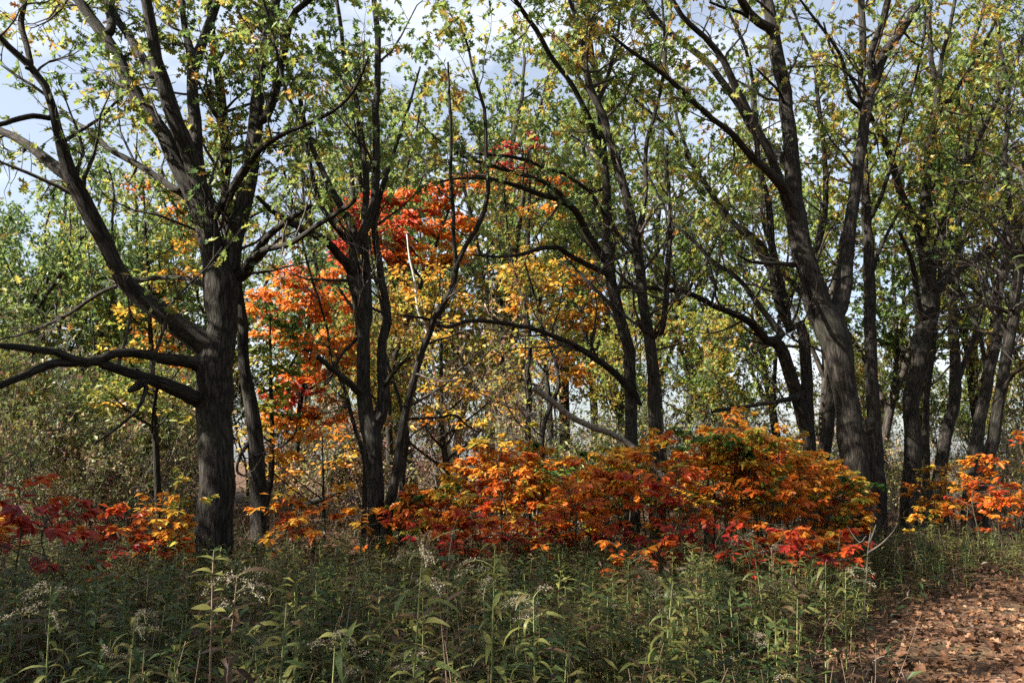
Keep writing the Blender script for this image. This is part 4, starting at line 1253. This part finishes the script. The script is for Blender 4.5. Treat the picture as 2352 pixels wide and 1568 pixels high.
for k in range(20):
    px = rs.uniform(930, 1960)
    D = rs.uniform(8.6, 11)
    tn = float(rs.uniform(.08, .5))
    lab_f = f'knee-high {hue(tn)} sassafras sapling at the weedy edge before ' + ('the slim dark trunk' if px < 760 else 'the forked oak' if px < 1080 else 'the golden tiered sapling' if px < 1360 else 'the paired dark oaks' if px < 1650 else 'the tallest orange saplings')
    sapling_at(px, rs.uniform(1165, 1245), D, lab_f, tn, 560 + k, 100, False, 1.5, 'each ' + lab_f)
for k in range(12):
    px = rs.uniform(2080, 2440)
    D = rs.uniform(13, 17)
    tn = float(rs.uniform(.28, .7))
    lab_r = f'small {hue(tn)} sassafras sapling ' + ('behind' if D > 16 else 'before') + ' the close leaning pair of oaks'
    sapling_at(px, rs.uniform(1060, 1160), D, lab_r, tn, 540 + k, 150, False, 1.3, 'each ' + lab_r)


# ================================================================== WEEDS: goldenrod
def goldenrod_parts(rng, H, nleaf, head, f0=.18):
    lean = rng.normal(size=2) * .05 * H
    stem = smooth_path([(0, 0, -.05, .0055), (lean[0] * .3, lean[1] * .3, H * .45, .0048), (lean[0], lean[1], H, .0025)], 12)
    f = np.linspace(f0, .99, nleaf) + rng.normal(size=nleaf) * .008
    p = np.stack([np.interp(np.clip(f, 0, 1) * H, stem[:, 2], stem[:, i]) for i in range(3)], 1)
    an = np.arange(nleaf) * 2.4 + rng.normal(size=nleaf) * .35
    d = np.stack([np.cos(an), np.sin(an), rng.uniform(-.15, .55, nleaf)], 1)
    nr = np.array([0, 0, 1.0]) + rng.normal(size=(nleaf, 3)) * .25 - d * .3
    sz = rng.uniform(.085, .15, nleaf) * (1.1 - .55 * np.clip(f - .6, 0, 1)) * (.7 + .3 * min(H, 1.2))
    tint = .62 + rng.normal(0, .13, nleaf) - .42 * np.clip(.5 - f, 0, .5) / .5
    hd = None
    if head:
        g = Geo()
        nb = rng.integers(4, 8)
        az = rng.uniform(0, 6.28)
        a = az + rng.normal(0, .9, nb)
        st = np.stack([np.interp(H * rng.uniform(.86, 1, nb), stem[:, 2], stem[:, i]) for i in range(3)], 1)
        dd = np.stack([np.cos(a) * .7, np.sin(a) * .7, np.full(nb, .75)], 1)
        BP, BR = grow(rng, st, dd, rng.uniform(.10, .22, nb), np.full(nb, .002), 7, .06, -.27, .4)
        tubes(g, BP, BR, 3, rng)
        nf = nb * 64
        q, t, _, _ = sample_on(rng, BP, BR, nf, .2, 1.0)
        q = q + np.array((0, 0, .007)) + rng.normal(size=(nf, 3)) * .007
        fl = Geo()
        for _ in range(2):
            put_leaves(fl, (np.array([(-.5, 0, 0), (0, -.5, .2), (.5, 0, 0), (0, .5, -.2)]), [[0, 1, 2, 3]]), q, rand_unit(rng, nf), rand_unit(rng, nf), rng.uniform(.003, .008, nf), np.zeros(nf))
        hd = (g, fl)
    return stem, (p, d, nr, sz, tint), hd


def goldenrod_hero(px, py_top, D, label, seed, nleaf, head, tintoff=0.0, meshes=None, dry=False):
    rng = np.random.default_rng(seed)
    top = at(px, py_top, D)
    gz = float(ground_z(top[0], top[1]))
    H = top[2] - gz
    root = thing('goldenrod', (top[0], top[1], gz), label, 'plant')
    stem, (p, d, nr, sz, tn), hd = goldenrod_parts(rng, H, nleaf, head, .42)
    g = Geo()
    tubes(g, stem[None, :, :3], stem[None, :, 3], 6, rng)
    link('stem', g.mesh('stem', M_DRYSTEM if dry else M_STEM), root)
    ms = meshes or LANCE_LEAVES
    leaf_objects(root, ms, rng.integers(0, len(ms), nleaf), p, d, nr, sz * 1.3, np.clip(tn + tintoff - .13, 0, 1))
    if hd:
        h = link('seed_head', hd[1].mesh('seed_head', M_FLUFF), root)
        h['kind'] = 'stuff'
        link('stalks', hd[0].mesh('stalks', M_STEM), h)
    return root


for k, (px, py, D, nl, head, off, dry, lab) in enumerate([
        (132, 1345, 3.3, 22, True, -.05, False, 'goldenrod with a wide arching head of cream seed fluff and few leaves'),
        (940, 1248, 3.0, 44, True, -.04, False, 'tall sunlit goldenrod with long drooping pale green leaves and tufted top'),
        (1125, 1262, 3.6, 36, True, -.02, False, 'tall goldenrod with an arching seed plume pointing sideways, next to the tallest sunlit one'),
        (818, 1470, 2.7, 26, True, 0, False, 'short goldenrod with a compact fluffy seed tuft and bright narrow leaves'),
        (1760, 1235, 5.6, 34, True, -.05, False, 'goldenrod with a long upright plume in front of the crimson saplings'),
        (300, 1405, 3.6, 24, True, -.06, False, 'thin goldenrod with a small buff seed tuft in the shade of the broad oak'),
        (640, 1370, 3.4, 34, False, .0, False, 'leafy goldenrod without flowers in shade, its leaves curling down'),
        (690, 1340, 3.8, 34, False, .05, False, 'slender leafless-topped goldenrod stalk standing beside a curling leafy one'),
        (1230, 1375, 3.4, 34, True, -.08, False, 'yellowing goldenrod with drooping plume bent over'),
        (1425, 1290, 4.4, 34, True, -.04, False, 'goldenrod with flat white seed clusters in the brighter patch of weeds'),
        (1500, 1335, 4.0, 36, False, .05, False, 'bushy bright green goldenrod in the brighter patch of weeds'),
        (1880, 1290, 5.4, 36, False, .06, False, 'dense narrow-leaved green goldenrod next to the bare forked sapling'),
        (1930, 1310, 5.8, 34, True, -.02, False, 'nodding goldenrod with dry head close to the bare forked sapling'),
        (520, 1315, 3.2, 30, True, -.45, True, 'dead brown weed stalk with shrivelled hanging leaves beside the yellow-leaved sapling'),
        (1590, 1360, 4.2, 34, True, -.02, False, 'goldenrod with cream seed clusters and bright leaves among dense weeds'),
        (1050, 1390, 3.6, 30, False, -.40, True, 'dry russet weed stalk with curled leaves between two tall goldenrods')]):
    goldenrod_hero(px, py, D, lab, 600 + k, nl, head, off, None, dry)


def leafy_stem(name, cat, label, pts, r, leaves, mat=M_DRYSTEM, meshes=None, extra=()):
    """A single stalk traced in the photograph; leaves = (fraction, side angle, size, tint)."""
    q = smooth_path([(*at(x, y, D), r * (1 - .6 * k / max(1, len(pts) - 1))) for k, (x, y, D) in enumerate(pts)], 18)
    gz = float(ground_z(q[0, 0], q[0, 1]))
    if q[0, 2] > gz:
        q = np.vstack([(q[0, 0], q[0, 1], gz - .05, r * 1.1), q])
    base = np.array((q[0, 0], q[0, 1], gz))
    root = thing(name, base, label, cat)
    rng = np.random.default_rng(int(pts[0][0]))
    g = Geo()
    tubes(g, q[None, :, :3], q[None, :, 3], 6, rng)
    link('stem', g.mesh('stem', mat, base), root)
    for e in extra:
        b = smooth_path([(*at(x, y, D), w) for x, y, D, w in e], 12)
        g = Geo()
        tubes(g, b[None, :, :3], b[None, :, 3], 5, rng)
        link('branch', g.mesh('branch', mat, base), root)
    if leaves:
        n = len(leaves)
        f = np.array([a[0] for a in leaves]) * (len(q) - 1)
        k = np.minimum(f.astype(int), len(q) - 2)
        p = q[k, :3] + (q[k + 1, :3] - q[k, :3]) * (f - k)[:, None] - base
        an = np.array([a[1] for a in leaves])
        d = np.stack([np.cos(an), np.sin(an), rng.uniform(-.1, .35, n)], 1)
        nr = np.array([0, -.25, 1.0]) + rng.normal(size=(n, 3)) * .25
        ms = meshes or OVATE_LEAVES
        leaf_objects(root, ms, rng.integers(0, len(ms), n), p, d, nr, np.array([a[2] for a in leaves]), np.array([a[3] for a in leaves]))
    return root


leafy_stem('young_sapling', 'sapling', 'slender sapling with glowing yellow-green oval leaves in front of the broad oak', [(478, 1700, 3.0), (482, 1560, 3.0), (486, 1420, 3.0), (490, 1280, 3.0), (492, 1262, 3.0)], .005,
           [(.99, 1.2, .07, .8), (.95, 2.9, .075, .5), (.95, .2, .07, .45), (.88, 3.3, .08, .45), (.87, -.2, .05, .5), (.80, 3.0, .075, .42), (.79, .3, .06, .5), (.70, 3.2, .075, .44), (.69, -.3, .06, .42), (.66, 2.8, .07, .4), (.6, 3.4, .08, .38), (.55, 0.1, .05, .55)], M_DRYSTEM)
leafy_stem('leafy_stalk', 'plant', 'thin leaning stalk carrying single large oval green leaves above the weeds', [(1000, 1640, 4.0), (1025, 1480, 4.0), (1030, 1300, 4.0), (1040, 1225, 4.0), (1052, 1185, 4.0)], .0045,
           [(.92, 1.2, .085, .85), (.90, -1.4, .09, .9), (.80, -1.2, .07, .92), (.78, 3.4, .08, .88)], M_DRYSTEM)
leafy_stem('leafy_stalk', 'plant', 'low stalk with two round yellow-green leaves beside a leaning dry stick', [(762, 1600, 3.0), (766, 1540, 3.0), (770, 1470, 3.0), (772, 1452, 3.0)], .004,
           [(.98, .3, .07, .5), (.95, 3.2, .07, .45), (.8, -.4, .05, .55)], M_STEM)
leafy_stem('dry_stick', 'stick', 'bare dry stick leaning out of the dark weeds', [(770, 1640, 3.6), (790, 1480, 3.7), (812, 1345, 3.8)], .0045, [], M_DEADWOOD)
leafy_stem('bare_sapling', 'sapling', 'bare forked grey sapling with upswept twigs beside the leaf-strewn path', [(1985, 1410, 7.6), (1990, 1330, 7.6), (1994, 1260, 7.6), (2000, 1215, 7.6), (1995, 1195, 7.5)], .007, [(.8, .2, .05, .55), (.6, 3, .05, .5)], M_TWIG,
           extra=[[(1995, 1268, 7.6, .010), (2025, 1248, 7.5, .008), (2050, 1222, 7.4, .005), (2062, 1200, 7.4, .003)], [(1996, 1250, 7.6, .009), (2004, 1228, 7.7, .007), (2012, 1205, 7.8, .004)], [(1990, 1230, 7.6, .006), (1975, 1245, 7.7, .005), (1955, 1222, 7.8, .003), (1945, 1205, 7.8, .002)]])
leafy_stem('dry_stick', 'stick', 'dead stem bowed over in an arch at the weed edge by the path', [(1985, 1560, 5.7), (2010, 1515, 5.7), (2045, 1508, 5.6), (2070, 1540, 5.5), (2082, 1570, 5.5)], .005, [(.6, .3, .06, .5)], M_DEADWOOD)
leafy_stem('young_sapling', 'sapling', 'small sapling holding bright green leaves out over the path from the right', [(2420, 1500, 5.0), (2410, 1100, 5.0), (2395, 700, 5.0), (2365, 585, 4.9)], .008,
           [(.99, 3.1, .12, .62), (.97, 2.6, .12, .6), (.96, 3.7, .13, .66), (.93, 2.9, .1, .6), (.85, .4, .12, .6), (.8, 3.0, .06, .7)], M_REDSTEM)

# leaning dead limb in the thicket, and a fallen log
dl = smooth_path([(*at(1225, 890, 14.0), .05), (*at(1330, 965, 13.9), .055), (*at(1440, 1015, 13.8), .05), (*at(1560, 1130, 13.6), .06), (*at(1640, 1235, 13.5), .06)], 26)
g = Geo()
dl[:, :3] += np.random.default_rng(5).normal(size=(26, 3)) * .012
tubes(g, dl[None, :, :3], dl[None, :, 3], 9, RNG, .05)
o = link('dead_limb', g.mesh('dead_limb', M_DEADWOOD))
o['label'], o['category'] = 'broken pale dead limb leaning down into the orange thicket', 'dead limb'
lg = smooth_path([(*at(700, 1160, 17), .07), (*at(745, 1142, 16.8), .065), (*at(790, 1122, 16.6), .055), (*at(800, 1117, 16.6), .02)], 20)
g = Geo()
tubes(g, lg[None, :, :3], lg[None, :, 3], 9, RNG, .05)
o = link('log', g.mesh('log', M_BARK_FAR))
o['label'], o['category'] = 'grey fallen log propped behind rust-orange saplings', 'log'

# ---- weed bed
protos = []
for k in range(10):
    rng = np.random.default_rng(700 + k)
    H = 1.0
    stem, (p, d, nr, sz, tn), hd = goldenrod_parts(rng, H, 32, k % 5 == 0)
    gs, gl = Geo(), Geo()
    tubes(gs, stem[None, ::2, :3], stem[None, ::2, 3], 3, rng)
    var = rng.integers(0, 3, len(p))
    for v in range(3):
        m = var == v
        put_leaves(gl, LANCE_LOW[v], p[m], d[m], nr[m], sz[m] * 1.15, tn[m])
    protos.append((gs, gl, hd))


def scatter(geo_out, src, xs, ys, zs, rz, sc, tint=None):
    V = np.concatenate(src.v)
    idx = np.concatenate(src.idx)
    cnt = np.concatenate(src.cnt)
    c, s = np.cos(rz), np.sin(rz)
    W = np.empty((len(xs), len(V), 3), np.float32)
    W[..., 0] = (V[None, :, 0] * c[:, None] - V[None, :, 1] * s[:, None]) * (.6 + .4 * sc[:, None]) + xs[:, None]
    W[..., 1] = (V[None, :, 0] * s[:, None] + V[None, :, 1] * c[:, None]) * (.6 + .4 * sc[:, None]) + ys[:, None]
    W[..., 2] = V[None, :, 2] * sc[:, None] + zs[:, None]
    N = len(xs)
    kw = {}
    if src.tint:
        kw['tint'] = (np.concatenate(src.tint)[None, :] + tint[:, None]).ravel()
    geo_out.add(W.reshape(-1, 3), (np.arange(N)[:, None] * len(V) + idx[None, :]).reshape(-1), np.tile(cnt, N), **kw)


rw = np.random.default_rng(900)
n = 3900
y = rw.uniform(2.2, 13.5, n) ** 1.0
x = rw.uniform(-.80, .72, n) * (y + 1.4)
keep = (path_dist(x, y) > .25 + rw.exponential(.25, n)) & (np.abs(x - 0) < 11) & ((y > 7) | (x < .34 * y + .1))
x, y = x[keep], y[keep]
H = np.interp(y, [3.4, 4.4, 6, 8, 10, 13], [.52, .80, .74, .62, .54, .50]) * rw.uniform(.5, 1.2, len(x))
H *= np.clip(.55 + .5 * path_dist(x, y), .4, 1)
pk = rw.integers(0, 10, len(x))
rz = rw.uniform(0, 6.28, len(x))
tn = rw.normal(.02, .10, len(x)) - .38 * (rw.random(len(x)) < .38)
order = np.argsort(y)
ind = set(order[:150].tolist())
proto_me = [(a.mesh('stem', M_STEM), b.mesh('foliage', M_WEED), (c[1].mesh('seed_head', M_FLUFF), c[0].mesh('stalks', M_STEM)) if c else None) for a, b, c in protos]
lab_g = 'green goldenrod stalk in the near weed bed, without seed fluff'
lab_gh = 'green goldenrod stalk in the near weed bed, topped by seed fluff'
for i in ind:
    has = proto_me[pk[i]][2] is not None
    gz = float(ground_z(x[i], y[i]))
    r = thing('goldenrod', (x[i], y[i], gz), lab_gh if has else lab_g, 'plant', 'goldenrod with seed fluff in the weed bed' if has else 'goldenrod in the weed bed')
    r.rotation_euler = (0, 0, rz[i])
    s = float(H[i])
    r.scale = (.6 + .4 * s, .6 + .4 * s, s)
    link('stem', proto_me[pk[i]][0], r)
    link('foliage', proto_me[pk[i]][1], r, float(tn[i]))['kind'] = 'stuff'
    if has:
        h = link('seed_head', proto_me[pk[i]][2][0], r)
        h['kind'] = 'stuff'
        link('stalks', proto_me[pk[i]][2][1], h)
rest = np.array([i for i in range(len(x)) if i not in ind])
gS, gL, gF = Geo(), Geo(), Geo()
for k in range(10):
    m = rest[pk[rest] == k]
    z = ground_z(x[m], y[m])
    scatter(gS, protos[k][0], x[m], y[m], z, rz[m], H[m])
    scatter(gL, protos[k][1], x[m], y[m], z, rz[m], H[m], tn[m])
    if protos[k][2]:
        mm = m[:: 6]
        scatter(gF, protos[k][2][1], x[mm], y[mm], ground_z(x[mm], y[mm]), rz[mm], H[mm], tn[mm])
weeds = thing('weed_bed', (0, 0, 0), 'dense bed of green goldenrod and dry weeds below the orange thicket', 'weeds')
weeds['kind'] = 'stuff'
for nm, gg, mt in (('stems', gS, M_STEM), ('foliage', gL, M_WEED), ('seed_fluff', gF, M_FLUFF)):
    link(nm, gg.mesh(nm, mt), weeds)['kind'] = 'stuff'

# low undergrowth and dead stalks under and between
n = 21000
y = rw.uniform(2.5, 22, n)
x = rw.uniform(-.85, .85, n) * (y + 1.5)
keep = path_dist(x, y) > .1
x, y = x[keep], y[keep]
n = len(x)
hgt = rw.uniform(0, 1, n) ** 1.6 * np.interp(y, [2, 6, 12, 22], [.65, .5, .45, .6]) * np.clip(.3 + path_dist(x, y), .3, 1)
pos = np.stack([x, y, ground_z(x, y) + .02 + hgt], 1)
g = Geo()
tint = np.where(rw.random(n) < .7, rw.normal(.10, .1, n), rw.normal(.68, .16, n))
put_leaves(g, LANCE_LOW[1], pos, rand_unit(rw, n) + np.array((0, 0, .1)), rand_unit(rw, n) * .6 + np.array((0, 0, .8)), rw.uniform(.06, .14, n) * np.interp(y, [3, 20], [1, 1.5]), np.clip(tint, 0, 1))
o = link('undergrowth', g.mesh('undergrowth', M_WEED))
o['label'], o['category'], o['kind'] = 'low mixed undergrowth of green and brown leaves on the forest floor', 'undergrowth', 'stuff'
n = 2600
y = rw.uniform(2.6, 18, n)
x = rw.uniform(-.8, .8, n) * (y + 1.5)
keep = path_dist(x, y) > .7
x, y = x[keep], y[keep]
n = len(x)
st = np.stack([x, y, ground_z(x, y) - .03], 1)
P_, R_ = grow(rw, st, rand_unit(rw, n) * .35 + np.array((0, 0, 1.0)), rw.uniform(.3, 1.0, n) * np.interp(y, [3, 9], [1, .7]), np.full(n, .0035), 5, .1, 0, .5)
g = Geo()
tubes(g, P_, R_, 3, rw)
o = link('dry_stalks', g.mesh('dry_stalks', M_DRYSTEM))
o['label'], o['category'], o['kind'] = 'thin dry brown stalks standing among the weeds', 'stalks', 'stuff'

# ---- fallen leaves and grass on the path
n = 22000
k = np.where(rw.random(n) < .75, rw.integers(26, 52, n), rw.integers(20, 89, n))
u = rw.normal(0, .75, n)
x = pc[k, 0] + pn[k, 0] * u * pc[k, 2] + rw.normal(size=n) * .3
y = pc[k, 1] + pn[k, 1] * u * pc[k, 2] + rw.normal(size=n) * .3
keep = (y > 2.5) & (np.hypot(x, y) < 26)
x, y = x[keep], y[keep]
n = len(x)
pos = np.stack([x, y, ground_z(x, y) + .02 + rw.uniform(0, .04, n)], 1)
d = rand_unit(rw, n) * np.array((1, 1, .45))
nr = rand_unit(rw, n) * .8 + np.array((0, 0, 1.0))
sz = rw.uniform(.05, .10, n)
tint = np.clip(rw.normal(.5, .24, n), 0, 1)
seen = np.where((y > 5.6) & (y < 11) & (x < y * .64), -np.hypot(x, y), -99)
near = np.argsort(-seen)[:160]
mask = np.ones(n, bool)
mask[near] = False
FALLEN = [shape_mesh('fallen_leaf', t, M_FALLEN) for t in (OAK_NEAR, OAK_MID)]
xx, yy, zz = frames(d, nr)
for i in near:
    o = link('fallen_leaf', FALLEN[i % 2], path, float(tint[i]))
    s = sz[i]
    o.matrix_basis = Matrix([[xx[i, r] * s, yy[i, r] * s, zz[i, r] * s, pos[i, r]] for r in range(3)] + [[0, 0, 0, 1]])
g = Geo()
put_leaves(g, OAK_MID, pos[mask], d[mask], nr[mask], sz[mask], tint[mask])
o = link('leaf_litter', g.mesh('leaf_litter', M_FALLEN), path)
o['kind'] = 'stuff'
n = 9000
y = rw.uniform(2.5, 30, n)
x = rw.uniform(-.8, .8, n) * (y + 1)
g = Geo()
pos = np.stack([x, y, ground_z(x, y) + .015 + rw.uniform(0, .03, n)], 1)
put_leaves(g, OAK_FAR, pos, rand_unit(rw, n) * np.array((1, 1, .3)), rand_unit(rw, n) * .5 + np.array((0, 0, 1.0)), rw.uniform(.08, .16, n), np.clip(rw.normal(.42, .22, n), 0, 1))
o = link('leaf_litter', g.mesh('leaf_litter', M_FALLEN), ground)
o['kind'] = 'stuff'
n = 9000
k = rw.integers(25, 70, n)
u = rw.normal(.25, .42, n)
x = pc[k, 0] - pn[k, 0] * u * 1.8 + rw.normal(size=n) * .25
y = pc[k, 1] - pn[k, 1] * u * 1.8 + rw.normal(size=n) * .25
clump = (np.sin(x * 2.3 + 1) * np.sin(y * 2.9) + rw.normal(0, .5, n)) > -.2
x, y = x[clump], y[clump]
n = len(x)
g = Geo()
an = rw.uniform(0, 6.28, n)
put_leaves(g, BLADE, np.stack([x, y, ground_z(x, y)], 1), np.stack([np.cos(an) * .5, np.sin(an) * .5, np.full(n, .9)], 1), np.stack([-np.cos(an), -np.sin(an), np.full(n, .5)], 1), rw.uniform(.05, .12, n), np.clip(rw.normal(.5, .25, n), 0, 1))
o = link('grass', g.mesh('grass', M_GRASS))
o['label'], o['category'], o['kind'] = 'short green and straw-coloured grass along the middle of the path', 'grass', 'stuff'
